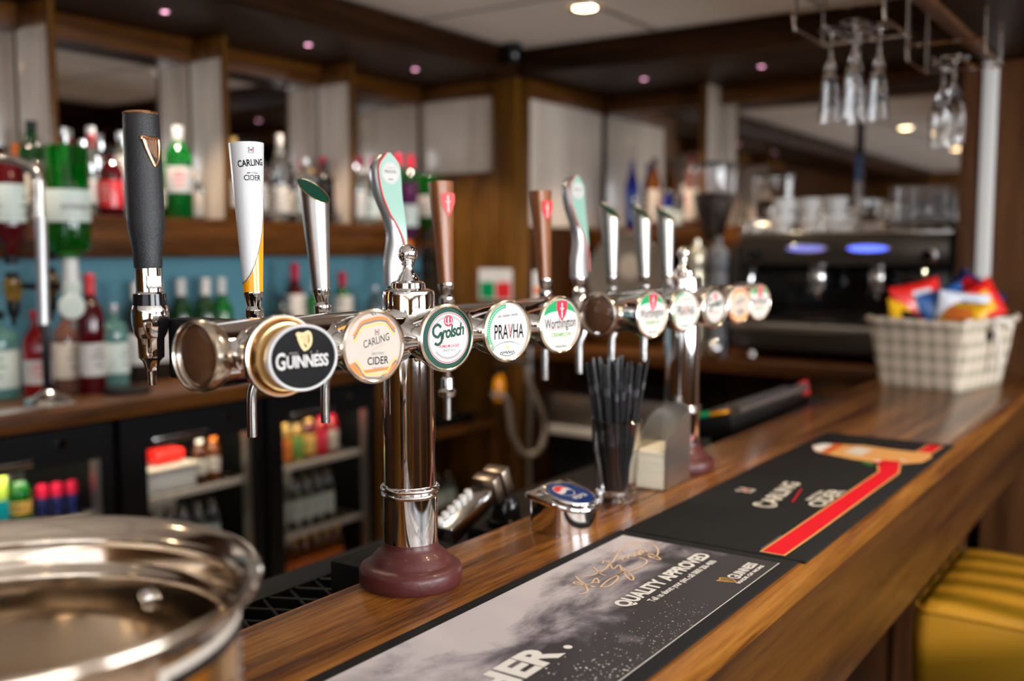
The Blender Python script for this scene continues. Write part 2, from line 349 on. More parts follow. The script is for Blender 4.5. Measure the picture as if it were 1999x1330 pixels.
# ---- right back bar
rb = thing('back_bar_shelving', 'mirrored shelf of brown wood on the end wall behind the coffee machine', 'shelving', (-1.4, 3.9, 1.46))
B1 = (-1.4, 3.9, 1.46)
lpart('mirror', (-2.25, 4.024, 1.585), (-1.712, 4.034, 2.09), 'mirror', rb, B1, 0)
lpart('mirror', (-1.690, 4.024, 1.585), (-.66, 4.034, 2.09), 'mirror', rb, B1, 0)
d = lpart('divider', (-1.709, 3.868, 1.582), (-1.691, 4.022, 2.16), 'painted_glare', rb, B1)  # wooden divider with the same painted window glare
MB().box((-.022, -.006, -.289), (.011, .006, .289), 'wood_mid_z').build('edge_strip', d, loc=(0, -.083, 0), bevel=.002)
lpart('shelf', (-2.25, 3.86, 1.46), (-.66, 4.034, 1.578), 'wood_mid_x', rb, B1, .004)
lpart('valance', (-2.25, 4.0, 2.09), (-.66, 4.034, 2.162), 'wood_mid_x', rb, B1, .002)
lpart('back_panel', (-2.25, 4.02, 1.095), (-.66, 4.034, 1.458), 'wood_dark_x', rb, B1, 0)
rc = MB().box((-.80, -.308, -.0225), (.80, .308, .0225), 'wood_mid_x').build('back_worktop', loc=(-1.448, 3.692, 1.067), bevel=.004)
tag(rc, 'brown wooden worktop under the coffee machine and grinder', 'worktop')
cb = thing('base_cabinet', 'dark wooden base cabinet with open front under the coffee machine', 'cabinet', (-1.45, 3.7, 0))
cbm = [((-2.24, 3.40, .02), (-2.20, 4.0, 1.04)), ((-1.10, 3.40, .02), (-.66, 4.0, 1.04)), ((-2.20, 3.96, .02), (-1.10, 4.0, 1.04)), ((-2.20, 3.45, .02), (-1.10, 3.96, .08))]
for i, (a, b_) in enumerate(cbm):
    lpart(['side_panel', 'side_panel', 'back_panel', 'bottom_panel'][i], a, b_, 'wood_mid_z' if i == 1 else 'wood_dark_z', cb, (-1.45, 3.7, 0))
gw = thing('glass_washer', 'grey metal glass washer with a green light below the worktop', 'dishwasher', (-2.0, 3.65, .09))
Bg = (-2.0, 3.65, .09)
lpart('body', (-2.19, 3.47, .09), (-1.62, 3.94, .74), 'black', gw, Bg, .004)
lpart('control_panel', (-2.19, 3.44, .77), (-1.62, 3.94, .90), 'steel', gw, Bg, .004)
lpart('door_edge', (-2.19, 3.43, .735), (-1.62, 3.94, .768), 'offwhite', gw, Bg, .004)
lpart('indicator_light', (-1.93, 3.434, .83), (-1.90, 3.442, .85), 'lamp_green', gw, Bg, .001)
# ---- bottle fridges
FR = 'glass door bottle fridges under the back worktop'
flabels = ['black bottle fridge whose glass door shows green and teal cartons', 'black bottle fridge whose glass door shows a white tub', 'black bottle fridge whose glass door shows yellow and red juice bottles']
for k, (ya, gl0, gl1, yb) in enumerate([(.99, 1.10, 1.487, 1.548), (1.552, 1.641, 1.985, 2.054), (2.058, 2.128, 2.50, 2.556)]):
    B = (-2.55, (ya + yb) / 2, .05)
    f = thing('bottle_fridge', flabels[k], 'fridge', B)
    sh = MB(); x0, x1 = -2.75, -2.355
    sh.box((x0, ya, .05), (x0 + .02, yb, 1.04), 'black'); sh.box((x0, ya, .05), (x1, ya + .03, 1.04), 'black'); sh.box((x0, yb - .03, .05), (x1, yb, 1.04), 'black')
    sh.box((x0, ya, .05), (x1, yb, .14), 'black'); sh.box((x0, ya, .965), (x1, yb, 1.044), 'black')
    sh.v = [tuple(Vector(p) - Vector(B)) for p in sh.v]; sh.build('fridge_body', f)
    ln = MB(); ln.box((x0 + .021, ya + .031, .141), (x0 + .026, yb - .031, .964), 'offwhite'); ln.v = [tuple(Vector(p) - Vector(B)) for p in ln.v]; ln.build('inner_back', f)
    dr = MB(); zt, zb = .945, .20
    dr.box((-2.354, ya + .01, zt), (-2.325, yb - .01, 1.035), 'black'); dr.box((-2.354, ya + .01, .08), (-2.325, yb - .01, zb), 'black')
    dr.box((-2.354, ya + .01, zb), (-2.325, gl0, zt), 'black'); dr.box((-2.354, gl1 + .016, zb), (-2.325, yb - .01, zt), 'black')
    dr.v = [tuple(Vector(p) - Vector(B)) for p in dr.v]; do = dr.build('door', f)
    hs = MB().box((-2.350, gl1, zb), (-2.326, gl1 + .015, zt), 'steel'); hs.v = [tuple(Vector(p) - Vector(B)) for p in hs.v]; hs.build('door_strip', do)
    pg = MB().box((-2.343, gl0, zb), (-2.339, gl1, zt), 'pane_glass'); pg.v = [tuple(Vector(p) - Vector(B)) for p in pg.v]; pg.build('pane', do)
    hd = MB().box((-2.324, (gl0 + gl1) / 2 - .16, .958), (-2.31, (gl0 + gl1) / 2 + .02, .975), 'chrome_soft'); hd.v = [tuple(Vector(p) - Vector(B)) for p in hd.v]; hd.build('handle', do, bevel=.003)
    lk = MB().lathe([(.011, 0), (.011, .008), (0, .009)], 'chrome', 16, T(-2.325, (gl0 + gl1) / 2 + .10, 1.0) @ RY(90)); lk.v = [tuple(Vector(p) - Vector(B)) for p in lk.v]; lk.build('lock', do)
    for zz in (.785, .56, .37):
        s_ = MB()
        for q in range(7): s_.box((-2.70 + q * .05, ya + .032, zz), (-2.695 + q * .05, yb - .032, zz + .006), 'chrome_soft')
        for q in range(12):
            yy = ya + .035 + (yb - ya - .07) * q / 11; s_.box((-2.71, yy - .0015, zz + .004), (-2.372, yy + .0015, zz + .008), 'chrome_soft')
        s_.box((-2.374, ya + .032, zz - .006), (-2.368, yb - .032, zz + .012), 'cream')
        s_.v = [tuple(Vector(p) - Vector(B)) for p in s_.v]; s_.build('wire_shelf', f)
    lb = MB().box((-2.40, ya + .05, .950), (-2.38, yb - .05, .960), 'lamp_fridge'); lb.v = [tuple(Vector(p) - Vector(B)) for p in lb.v]; lb.build('light_tube', f)
# ---- open shelving unit past the fridges
ou = thing('open_shelf_unit', 'open brown wooden shelf unit between the fridges and the corner column', 'shelving', (-2.5, 2.9, 0)); Bo = (-2.5, 2.9, 0)
lpart('side_panel', (-2.75, 2.562, .02), (-2.33, 2.597, 1.09), 'wood_mid_z', ou, Bo)
lpart('side_panel', (-2.75, 3.27, .02), (-2.33, 3.305, 1.09), 'wood_mid_z', ou, Bo)
lpart('back_panel', (-2.76, 2.60, .02), (-2.74, 3.268, 1.09), 'wood_dark_z', ou, Bo)
lpart('shelf', (-2.74, 2.60, .775), (-2.33, 3.268, .80), 'wood_mid_y', ou, Bo); lpart('shelf', (-2.74, 2.60, .42), (-2.33, 3.268, .45), 'wood_mid_y', ou, Bo)
lpart('top_board', (-2.748, 2.566, 1.092), (-2.34, 3.305, 1.10), 'wood_dark_y', ou, Bo, .001)
pp = MB().tube([(-2.235, 3.38, .0), (-2.235, 3.38, 1.09)], .012, 'steel', 12).build('upright_pipe'); tag(pp, 'thin grey upright pipe in front of the corner column', 'pipe')
# ================================================================ THE BAR
bar = thing('bar_counter', 'long polished brown wooden bar counter running away to the right', 'bar counter', (-.58, 1.5, 0)); Bb = (-.58, 1.5, 0)
lpart('counter_top', (-.781, -.55, 1.06), (-.395, 3.38, 1.10), 'wood_bar', bar, Bb, .003)
rim = MB(); prof = [(0, 0), (.012, 0), (.0185, -.0035), (.0215, -.010), (.0215, -.030), (.019, -.036), (.012, -.038), (0, -.038)]
vs = []; n = len(prof)
for y in (-2.05, 1.88):
    for (x, z) in prof: vs.append((x - .3945 + .58, y, z + 1.1002))
rim.add(vs, [(i, (i + 1) % n, n + (i + 1) % n, n + i) for i in range(n)] + [tuple(range(n)), tuple(reversed(range(n, 2 * n)))], 'wood_rim')
rim.build('edge_moulding', bar, angle=25)
lpart('apron', (-.42, -.55, .863), (-.392, 3.38, 1.058), 'wood_apron', bar, Bb, .003)
lpart('soffit_panel', (-.62, -.55, .87), (-.422, 3.38, .885), 'wood_dark_y', bar, Bb, .001)
lpart('front_panel', (-.66, -.55, .0), (-.625, 3.38, .869), 'wood_dark_z', bar, Bb, .002)
for i in range(8):
    y = -.3 + i * .49; lpart('pilaster', (-.623, y, .002), (-.605, y + .05, .868), 'wood_dark_z', bar, Bb, .003)
lpart('back_panel', (-.775, -.55, 0), (-.755, 3.38, 1.058), 'wood_dark_z', bar, Bb, .002)
# staff side ledge and drip rack
sl = MB().box((-.17, -1.6, -.01), (.17, 1.6, .01), 'black').build('service_ledge', loc=(-.952, 1.7, .985), bevel=.003)
tag(sl, 'black ledge on the staff side below the wooden bar top', 'ledge')
dg = thing('drip_rack', 'black wire drip rack behind the near end of the bar', 'drip tray', (-.88, .80, .996))
g = MB(); g.box((-.085, -.30, 0), (-.08, .30, .045), 'black'); g.box((.08, -.30, 0), (.085, .30, .045), 'black'); g.box((-.085, -.30, 0), (.085, -.295, .045), 'black'); g.box((-.085, .295, 0), (.085, .30, .045), 'black'); g.build('frame', dg)
g = MB()
for i in range(-12, 13):
    for s_ in (1, -1):
        y0 = i * .045; a = Vector((-.08, y0 - s_ * .04, .042)); b_ = Vector((.08, y0 + s_ * .04, .042))
        if abs(a.y) < .295 and abs(b_.y) < .295: g.tube([a, b_], .0022, 'black', 6)
g.build('wire_lattice', dg)
bk = MB().box((-.03, -.045, -.037), (.03, .045, .037), 'black_matt').build('rubber_block', loc=(-.822, .895, 1.070), bevel=.003)
tag(bk, 'small black block behind the maroon foot of the near column', 'block')
# ================================================================ BEER FONTS
ANG = 13.
mat('champagne', (.80, .70, .58), .22, 1)
UB = (math.sin(R(ANG)), math.cos(R(ANG)), 0); NB = (math.cos(R(ANG)), -math.sin(R(ANG)), 0)
def bframe(y, x=-.655, z=1.388): return frame((x, y, z), UB, (0, 0, 1))
def harp(b, m, c, s, z, wd=.1, M=None):
    q = lambda pts: [(c[0] + x * s, c[1] + y * s) for x, y in pts]
    b.stroke(q([(-.42, .42), (-.50, .50), (-.42, .56), (-.25, .50), (0, .52), (.22, .62), (.38, .50)]), wd * s, m, z, M, 5)
    b.stroke(q([(.38, .52), (.44, .1), (.36, -.3), (.1, -.62)]), wd * s, m, z, M, 5)
    b.stroke(q([(-.42, .46), (-.3, .0), (-.1, -.45), (.08, -.66)]), wd * 1.35 * s, m, z, M, 5)
    for i in range(6):
        t = i / 6; b.stroke(q([(-.30 + .62 * t, .46 + .05 * t), (-.22 + .5 * t, .12 - .2 * t * (1 + t)) if 0 else (-.26 + .26 * t * 1.0 + .30 * t, .0 - .55 * (1 - abs(1 - t)) * .9)]), wd * .4 * s, m, z, M)
def lions(b, c, s, z, m='print_grey', m2='print_crimson'):
    for k in (-1, 1):
        b.stroke([(c[0] + k * s * .5, c[1] - s * .4), (c[0] + k * s * .35, c[1]), (c[0] + k * s * .5, c[1] + s * .35), (c[0] + k * s * .25, c[1] + s * .5)], s * .22, m, z, smooth=3)
    b.poly([(c[0] - s * .2, c[1] + s * .2), (c[0] + s * .2, c[1] + s * .2), (c[0] + s * .15, c[1] - s * .15), (c[0], c[1] - s * .35), (c[0] - s * .15, c[1] - s * .15)], m2, z)
    b.stroke([(c[0] - s * .6, c[1] - s * .55), (c[0] + s * .6, c[1] - s * .55)], s * .14, m, z)
def scrib(b, x0, x1, y, h, wd, m, z, n=9, seed=1):
    rnd = random.Random(seed); b.stroke([(x0 + (x1 - x0) * i / n, y + h * (.5 if i % 2 else -.5) * rnd.uniform(.4, 1.)) for i in range(n + 1)], wd, m, z, smooth=3)
def ticks(b, x0, x1, y, h, m, z, n=14, seed=1, slope=0.):
    rnd = random.Random(seed); w_ = (x1 - x0) / n
    for i in range(n):
        if rnd.random() < .12: continue
        xx = x0 + w_ * (i + .5); yy = y + slope * (xx - x0); b.stroke([(xx - w_ * .3, yy - h / 2), (xx + w_ * .1 * rnd.uniform(-1, 1), yy + h / 2), (xx + w_ * .3, yy - h / 2)], h * .22, m, z)
def arcticks(b, r, a0, a1, h, m, z, n=20, inward=False):
    for i in range(n):
        a = R(a0 + (a1 - a0) * (i + .5) / n); c_, s_ = math.cos(a), math.sin(a)
        b.stroke([((r - h / 2) * c_, (r - h / 2) * s_), ((r + h / 2) * c_, (r + h / 2) * s_)], h * .55, m, z)
# every print is drawn in a unit disc (radius 1) and scaled to the badge
def print_carling(b, full=True):
    b.disc(.90, 'print_cream', .0)
    # orange corner fields and plaque outline
    top = [(-.90, .10), (-.62, .14), (-.48, .34), (-.36, .50), (-.10, .56), (.16, .60), (.42, .56), (.56, .40), (.70, .26), (.92, .20)]
    low = [(-.92, -.34), (-.60, -.32), (-.44, -.50), (-.28, -.72), (-.04, -.76), (.24, -.76), (.46, -.68), (.60, -.46), (.74, -.34), (.92, -.26)]
    ins = lambda P, r=.88: [p for p in P if p[0] ** 2 + p[1] ** 2 < r * r]
    b.poly(ins([(x, y - .06) for x, y in low], .9) + [(.885 * math.cos(R(a)), .885 * math.sin(R(a))) for a in range(-30, -156, -6)], 'print_orange', .0010)
    for P, sg in ((top, 1), (low, -1)):
        b.stroke(ins([(x, y + sg * .155) for x, y in P]), .085, 'print_orange', .0014, smooth=3)
        b.stroke(ins([(x, y + sg * .085) for x, y in P]), .055, 'print_grey', .0020, smooth=3)
        b.stroke(ins(P, .90), .06, 'print_lightorange', .0026, smooth=3)
    b.stroke([(-.32, .86), (-.15, .93), (.02, .84)], .055, 'print_grey', .003, smooth=3); b.stroke([(.05, .98), (.08, .84)], .045, 'print_grey', .003)
    lions(b, (.12, .38), .13, .003)
    b.text('CARLING', 'print_black', .86, .21, (.13, .03), .003, shear=.18, M=Matrix.Rotation(R(12), 4, 'Z'))
    b.stroke([(-.10, -.13), (.34, .06)], .018, 'print_red', .003)
    b.text('BRITISH', 'print_grey', .38, .065, (.14, -.23), .003, bold=.01); b.text('CIDER', 'print_black', .68, .21, (.14, -.49), .003, bold=.012); b.text('ORIGINAL', 'print_grey', .38, .055, (.14, -.62), .003)
def print_grolsch(b):
    b.disc(.90, 'print_darkgreen', .0); b.disc(.76, 'print_white', .0010, c=(.07, 0)); b.arc(.73, 0, 360, .022, 'print_crimson', .0016, c=(.07, 0), n=48)
    b.disc(.17, 'print_crimson', .002, c=(.07, .50)); b.stroke([(.07, .62), (.07, .38)], .05, 'print_white', .003); b.stroke([(-.03, .58), (-.05, .45), (.03, .42)], .03, 'print_white', .003, smooth=3); b.stroke([(.17, .58), (.19, .45), (.11, .42)], .03, 'print_white', .003, smooth=3)
    M = Matrix.Rotation(R(7), 4, 'Z')
    b.text('rolsch', 'print_darkgreen', .86, .36, (.26, .0), .003, shear=.28, bold=.032, space=.9, M=M)
    b.stroke([(-.16, .34), (-.28, .44), (-.44, .36), (-.46, .18), (-.32, .08), (-.19, .18), (-.17, .10), (-.20, -.06), (-.34, -.14), (-.46, -.08)], .085, 'print_darkgreen', .003, smooth=5, M=M)
    b.text('PREMIUM LAGER', 'print_crimson', .78, .085, (.09, -.28), .003, bold=.01); b.text('SINCE 1615', 'print_grey', .46, .07, (.09, -.40), .003, bold=.008)
    arcticks_c = lambda r, a0, a1: [b.stroke([(.07 + (r - .03) * math.cos(R(a)), (r - .03) * math.sin(R(a))), (.07 + (r + .03) * math.cos(R(a)), (r + .03) * math.sin(R(a)))], .022, 'print_grey', .003) for a in [a0 + (a1 - a0) * i / 24 for i in range(25)]]
    arcticks_c(.63, 40, 155); arcticks_c(.60, 222, 318)
def print_pravha(b):
    b.disc(.90, 'print_white', .0)
    b.arc(.80, 95, 225, .13, 'print_green', .0012); arcticks(b, .80, 98, 222, .06, 'print_mint', .0018, 26)
    b.add([(x, y, .0012) for x, y in [(.86 * math.cos(R(a)), .86 * math.sin(R(a))) for a in range(207, 334, 6)]], [tuple(range(22))], 'print_palegrey')
    b.arc(1.15, 62, 118, .022, 'print_grey', .0018, c=(0, -1.50)); b.arc(1.22, 66, 114, .022, 'print_palegrey', .002, c=(0, -1.50))
    ticks(b, -.40, .45, .48, .085, 'print_grey', .002, 18, 3, .06)
    b.text('PRAVHA', 'print_black', 1.26, .47, (.08, -.24), .002, bold=.012); b.stroke([(.055, .22), (.13, -.12)], .06, 'print_red', .0026)
    ticks(b, -.12, .24, -.34, .06, 'print_grey', .002, 6, 5)
    scrib(b, -.30, .30, -.68, .12, .03, 'print_black', .002, 12, 4); b.stroke([(-.32, -.72), (.0, -.80), (.34, -.72)], .025, 'print_black', .0022, smooth=3); b.disc(.07, 'print_gold', .002, c=(.02, -.52), n=12)
def shield(b, c, s, z, m='print_crimson'):
    pts = [(-.42, .5), (0, .56), (.42, .5), (.42, .1), (.26, -.30), (0, -.62), (-.26, -.30), (-.42, .1)]
    b.poly([(c[0] + x * s, c[1] + y * s) for x, y in pts], m, z)
    b.stroke([(c[0], c[1] + s * .42), (c[0], c[1] - s * .42)], s * .10, 'print_white', z + .001); b.stroke([(c[0] - s * .16, c[1] + s * .1), (c[0] + s * .16, c[1] + s * .1)], s * .07, 'print_white', z + .001)
def print_worth(b):
    b.disc(.90, 'print_white', .0)
    gp = [(.86 * math.cos(R(a)), .86 * math.sin(R(a))) for a in range(25, 158, 6)] + [(-.5, .42), (-.1, .46), (.3, .52), (.6, .46)]
    b.poly(gp, 'print_green', .0012); b.stroke([(-.80, .26), (-.5, .40), (-.1, .45), (.3, .50), (.78, .30)], .05, 'print_palegrey', .0018, smooth=4)
    shield(b, (.10, .50), .62, .0022)
    b.text('Worthington', 'print_black', 1.50, .36, (.03, -.10), .0022, bold=.010, M=Matrix.Rotation(R(2), 4, 'Z'))
    b.stroke([(-.5, -.15), (.2, -.13)], .014, 'print_red', .0024)
    b.text('CREAMFLOW', 'print_lime', .96, .14, (.07, -.40), .0022, bold=.024); ticks(b, -.35, .55, -.50, .05, 'print_mint', .002, 14, 8)
    ticks(b, -.1, .2, -.62, .05, 'print_grey', .002, 4, 2); scrib(b, -.22, .34, -.75, .09, .028, 'print_darkgreen', .002, 10, 3)
def badge(font, base, y, kind, R0=.0362, x=-.655, lab=None):
    """stub + ring + printed disc, children of the font"""
    M0 = T(-base[0], -base[1], -base[2]) @ bframe(y, x)
    s_ = MB(M0).lathe([(.0215, -.082), (.0225, -.055), (.025, -.044), (.0315, -.022), (.0348, -.0052)], 'chrome', 36, cap=False).build('tap_stub', font, angle=60)
    rg = MB(M0); sy = 1.0
    rg.lathe([(.0345, -.0052), (R0 - .0004, -.005), (R0 + .0002, -.003), (R0, .0005), (R0 - .0022, .0018), (R0 - .0034, .0008), (R0 - .0036, -.002), (0, -.002)], 'champagne', 48)
    ro = rg.build('badge', font, angle=40)
    if lab: ro['label'] = lab
    b = MB(M0 @ T(0, 0, -.0012) @ Matrix.Diagonal((R0, R0, R0, 1)))
    {'carling': print_carling, 'grolsch': print_grolsch, 'pravha': print_pravha, 'worth': print_worth}[kind](b)
    b.build('badge_print', ro)
def faucet(font, base, y, nozzle=0, X=-.86):
    b = MB(T(-base[0], -base[1], -base[2]))
    b.tube([(-.735, y, 1.386), (X, y, 1.386)], .011, 'chrome', 14)
    b.lathe([(.010, -.032), (.015, -.026), (.0165, -.01), (.0155, .008), (.012, .016), (.0095, .02)], 'chrome', 20, T(X, y, 1.386))
    b.build('faucet_body', font)
    b = MB(T(-base[0], -base[1], -base[2]))
    if nozzle:
        b.tube(smoothline([(X, y, 1.36), (X + .002, y - .004, 1.33), (X, y + .0, 1.30)], 4), .006, 'chrome_soft', 12)
        b.lathe([(.006, 0), (.012, .003), (.013, .010), (.009, .014), (.0085, .028), (.006, .03)], 'chrome_soft', 16, T(X, y, 1.275)); b.tube([(X, y, 1.275), (X, y, 1.245)], .0058, 'chrome_soft', 12)
    else:
        b.tube(smoothline([(X, y, 1.362), (X + .006, y + .006, 1.345), (X + .001, y + .001, 1.325), (X, y, 1.300), (X, y, 1.274)], 4), .0056, 'chrome_soft', 14)
    b.build('spout', font)
def collar(b, z0=1.405, s=1.):
    b.lathe([(.0098 * s, z0), (.0105 * s, z0 + .004), (.0105 * s, z0 + .010), (.0075 * s, z0 + .014), (.0085 * s, z0 + .018), (.0112 * s, z0 + .028), (.0112 * s, z0 + .030)], 'chrome', 24)
    return z0 + .030
def handle_root(name, lab, y, X=-.86, lean=3.2):
    t = thing(name, lab, 'tap handle', (X, y, 1.405)); t.rotation_euler = (0, R(-lean), 0); return t
HG = None
def mk_collar(t, s=1.): b = MB(); collar(b, 0, s); b.build('collar', t)
def face_frame(z=0.): # print frame facing the customer, local to the handle
    return frame((0, 0, z), UB, (0, 0, 1))
def font_unit(y0, y1, cy, lab):
    base = (-.735, cy, 1.10); f = thing('beer_font', lab, 'beer font', base); M0 = T(-base[0], -base[1], -base[2])
    b = MB(M0); b.tube([(-.735, y0 + .004, 1.386), (-.735, y1, 1.386)], .0305, 'chrome', 48); b.build('cross_tube', f, angle=50)
    b = MB(M0 @ T(-.735, y0 + .008, 1.386) @ RX(90)); b.lathe([(.0306, -.01), (.0328, -.004), (.0334, .003), (.0322, .0075), (.030, .0085), (.0288, .006), (.0286, .002), (0, .002)], 'champagne', 48); e = b.build('end_ring', f, angle=50)
    b = MB(M0 @ T(-.735, y0 + .008, 1.386) @ RX(90)); b.lathe([(.0286, .003), (.022, .0065), (.012, .0085), (.0001, .0092)], 'amber_lens', 40); b.build('end_lens', e)
    b = MB(M0 @ T(-.735, y1, 1.386) @ RX(-90)); b.lathe([(.0306, -.008), (.0332, -.002), (.0322, .006), (.026, .010), (0, .012)], 'chrome', 40); b.build('end_cap', f, angle=50)
    b = MB(); b.lathe([(.0, .0), (.0578, .0), (.0592, .003), (.0592, .016), (.0575, .0205), (.0520, .0235), (.0475, .0245), (.0455, .027), (.0440, .031), (.0395, .036), (.0345, .0395), (.0322, .044), (.0318, .049), (.0, .049)], 'maroon', 64)
    b.build('base', f, angle=60)
    b = MB(); b.lathe([(.0314, .049), (.0314, .106)], 'chrome', 48, cap=False); b.lathe([(.0297, .110), (.0297, .262)], 'chrome', 48, cap=False); b.build('column', f)
    b = MB()
    for zz, rr in ((.104, .0352), (.111, .0362)):
        b.lathe([(rr - .006 + .0042 * math.cos(a), zz + .0036 * math.sin(a)) for a in [2 * math.pi * i / 12 for i in range(13)]], 'chrome', 48, cap=False)
    b.lathe([(.0314, .104), (.0297, .112)], 'chrome', 48, cap=False); b.build('column_ring', f, angle=60)
    b = MB(); b.lathe([(.0300, .300), (.0300, .331), (.0290, .335), (.0235, .3375), (.0195, .3385), (.0190, .344), (.0172, .3455), (.0125, .3470), (.0105, .352), (.0062, .3575), (.0058, .3635), (.0075, .3655), (.0060, .3670)] + [(.0112 * math.sin(R(a)), .3765 - .0112 * math.cos(R(a))) for a in range(30, 181, 15)], 'chrome', 48); b.build('finial', f, angle=40)
    return f, base
f1, b1 = font_unit(.570, 1.160, .863, 'chrome beer font with cross tube, nearest the camera, on a maroon foot')
f2, b2 = font_unit(1.291, 1.86, 1.590, 'second chrome beer font further along the bar, behind the straw glass')
# Guinness badge: gold disc with a black oval in front
M0 = T(*[-k for k in b1]) @ bframe(.606, -.660)
MB(M0).lathe([(.0215, -.078), (.0225, -.055), (.025, -.042), (.0315, -.022), (.0348, -.006)], 'chrome', 36, cap=False).build('tap_stub', f1, angle=60)
b = MB(M0); b.lathe([(.034, -.007), (.0360, -.006), (.0366, -.003), (.0358, .0005), (.034, .001), (.0330, -.001)], 'champagne', 48, cap=False); b.lathe([(.0330, -.001), (.0325, .004), (.030, .0075), (0, .0085)], 'brass_gold', 48)
gb = b.build('badge', f1, angle=40); gb['label'] = 'gold backed oval badge with a white harp word sign'
M1 = M0 @ T(.0085, -.0005, .020); sx, sy = .0345, .0293
b = MB(M1); b.lathe([(.86, -.0125), (.97, -.009), (1.0, -.004), (1.0, .0), (.965, .0012), (.925, .0004), (.92, -.0004), (0, -.0004)], 'white', 56, sx=1, sy=1, M=Matrix.Diagonal((sx, sy, 1, 1)))
b.build('badge_oval', gb, angle=40)
b = MB(M1 @ T(0, 0, .0001) @ Matrix.Diagonal((sx, sy, .03, 1)))
b.disc(.915, 'print_black', 0, n=56); harp(b, 'print_gold', (.03, .50), .42, .01, .17)
b.text('GUINNESS', 'print_white', None, .28, (0, 0), .01, bold=.025) if 0 else None
b.text('G', 'print_white', .27, .50, (-.655, -.30), .012, bold=.02); b.text('UINNESS', 'print_white', 1.20, .36, (.115, -.27), .012, bold=.030, space=.95)
ticks(b, -.42, -.16, .16, .055, 'print_cream', .01, 4, 1); ticks(b, .18, .42, .16, .055, 'print_cream', .01, 4, 2)
b.build('badge_print', gb)
badge(f1, b1, .718, 'carling'); badge(f1, b1, .832, 'grolsch'); badge(f1, b1, .945, 'pravha'); badge(f1, b1, 1.060, 'worth')
for (y, k, r) in ((1.313, 'worth', .0352), (1.427, 'pravha', .034), (1.541, 'grolsch', .034), (1.648, 'carling', .0345), (1.742, 'worth', .034)): badge(f2, b2, y, k, r)
for y, n in ((.742, 0), (.855, 0), (.975, 1), (1.092, 1)): faucet(f1, b1, y, n)
for y, n in ((1.345, 0), (1.452, 0), (1.566, 0), (1.690, 0), (1.790, 0)): faucet(f2, b2, y, n)
# stout faucet with its black block on the staff side
b = MB(T(*[-k for k in b1]))
b.box((-.858, .634, 1.352), (-.775, .668, 1.412), 'black_matt'); b.build('faucet_block', f1, bevel=.002)
b = MB(T(*[-k for k in b1]) @ T(-.862, .617, 0))
b.lathe([(.0, 1.346), (.004, 1.346), (.0045, 1.360), (.006, 1.361), (.0085, 1.370), (.0125, 1.374), (.0130, 1.393), (.0135, 1.394), (.0155, 1.398), (.0178, 1.408), (.0182, 1.416), (.0175, 1.424), (.0165, 1.426), (.0155, 1.436), (.0140, 1.4385), (.0, 1.439)], 'chrome', 36); b.build('faucet_body', f1, angle=40)
b = MB(T(*[-k for k in b1]) @ T(-.862, .617, 0)); b.lathe([(.0166, 1.4262), (.0158, 1.4375)], 'black_gloss', 36, cap=False, sx=1.01, sy=1.01); b.build('faucet_gasket', f1)
# ---------------------------------------------------------------- tap handles
t = thing('tap_handle', 'tall dark grey tap handle with a gold harp emblem', 'tap handle', (-.862, .617, 1.4385)); t.rotation_euler = (0, R(-1.6), 0)
b = MB(); b.lathe([(.0122, 0), (.0130, .001), (.0130, .024)], 'chrome', 32); b.build('chrome_sleeve', t)
b = MB(face_frame()); b.box((-.0075, .004, .0105), (.0075, .017, .0136), 'chrome_soft'); b.build('lock_plate', t, bevel=.001)
b = MB(); b.lathe([(.0130, .0242), (.0138, .026), (.0140, .040), (.0165, .056), (.0182, .066), (.0184, .085), (.0178, .130), (.0172, .172), (.0166, .1745)], 'grip', 40, sx=1.0, sy=.98); b.build('grip', t, angle=50)
b = MB(); b.lathe([(.0166, .1745), (.0172, .1755), (.0166, .1770), (0, .1772)], 'copper', 40); b.build('copper_cap', t)
b = MB(face_frame(.140) @ T(.0025, 0, .0178) @ RY(8))
def harp3(b, m, s):
    b.tube(smoothline([(-.46 * s, .46 * s, 0), (-.56 * s, .50 * s, 0), (-.50 * s, .60 * s, 0), (-.25 * s, .56 * s, .02 * s), (0, .54 * s, 0), (.25 * s, .56 * s, -.04 * s), (.42 * s, .52 * s, -.1 * s)], 4), .075 * s, m, 8)
    b.tube(smoothline([(.42 * s, .54 * s, -.1 * s), (.46 * s, .1 * s, -.12 * s), (.38 * s, -.5 * s, -.1 * s), (.15 * s, -.86 * s, -.02 * s)], 4), .07 * s, m, 8)
    b.tube(smoothline([(-.46 * s, .46 * s, 0), (-.30 * s, .0, 0), (-.08 * s, -.5 * s, 0), (.10 * s, -.86 * s, 0)], 4), .10 * s, m, 8)
    for i in range(6): q = i / 6; b.tube([(-.30 * s + .62 * s * q, .50 * s, -.02 * s), (-.18 * s + .50 * s * q, -.12 * s - .42 * s * q, -.03 * s)], .018 * s, m, 5)
harp3(b, 'copper', .0192); b.build('harp_emblem', t)
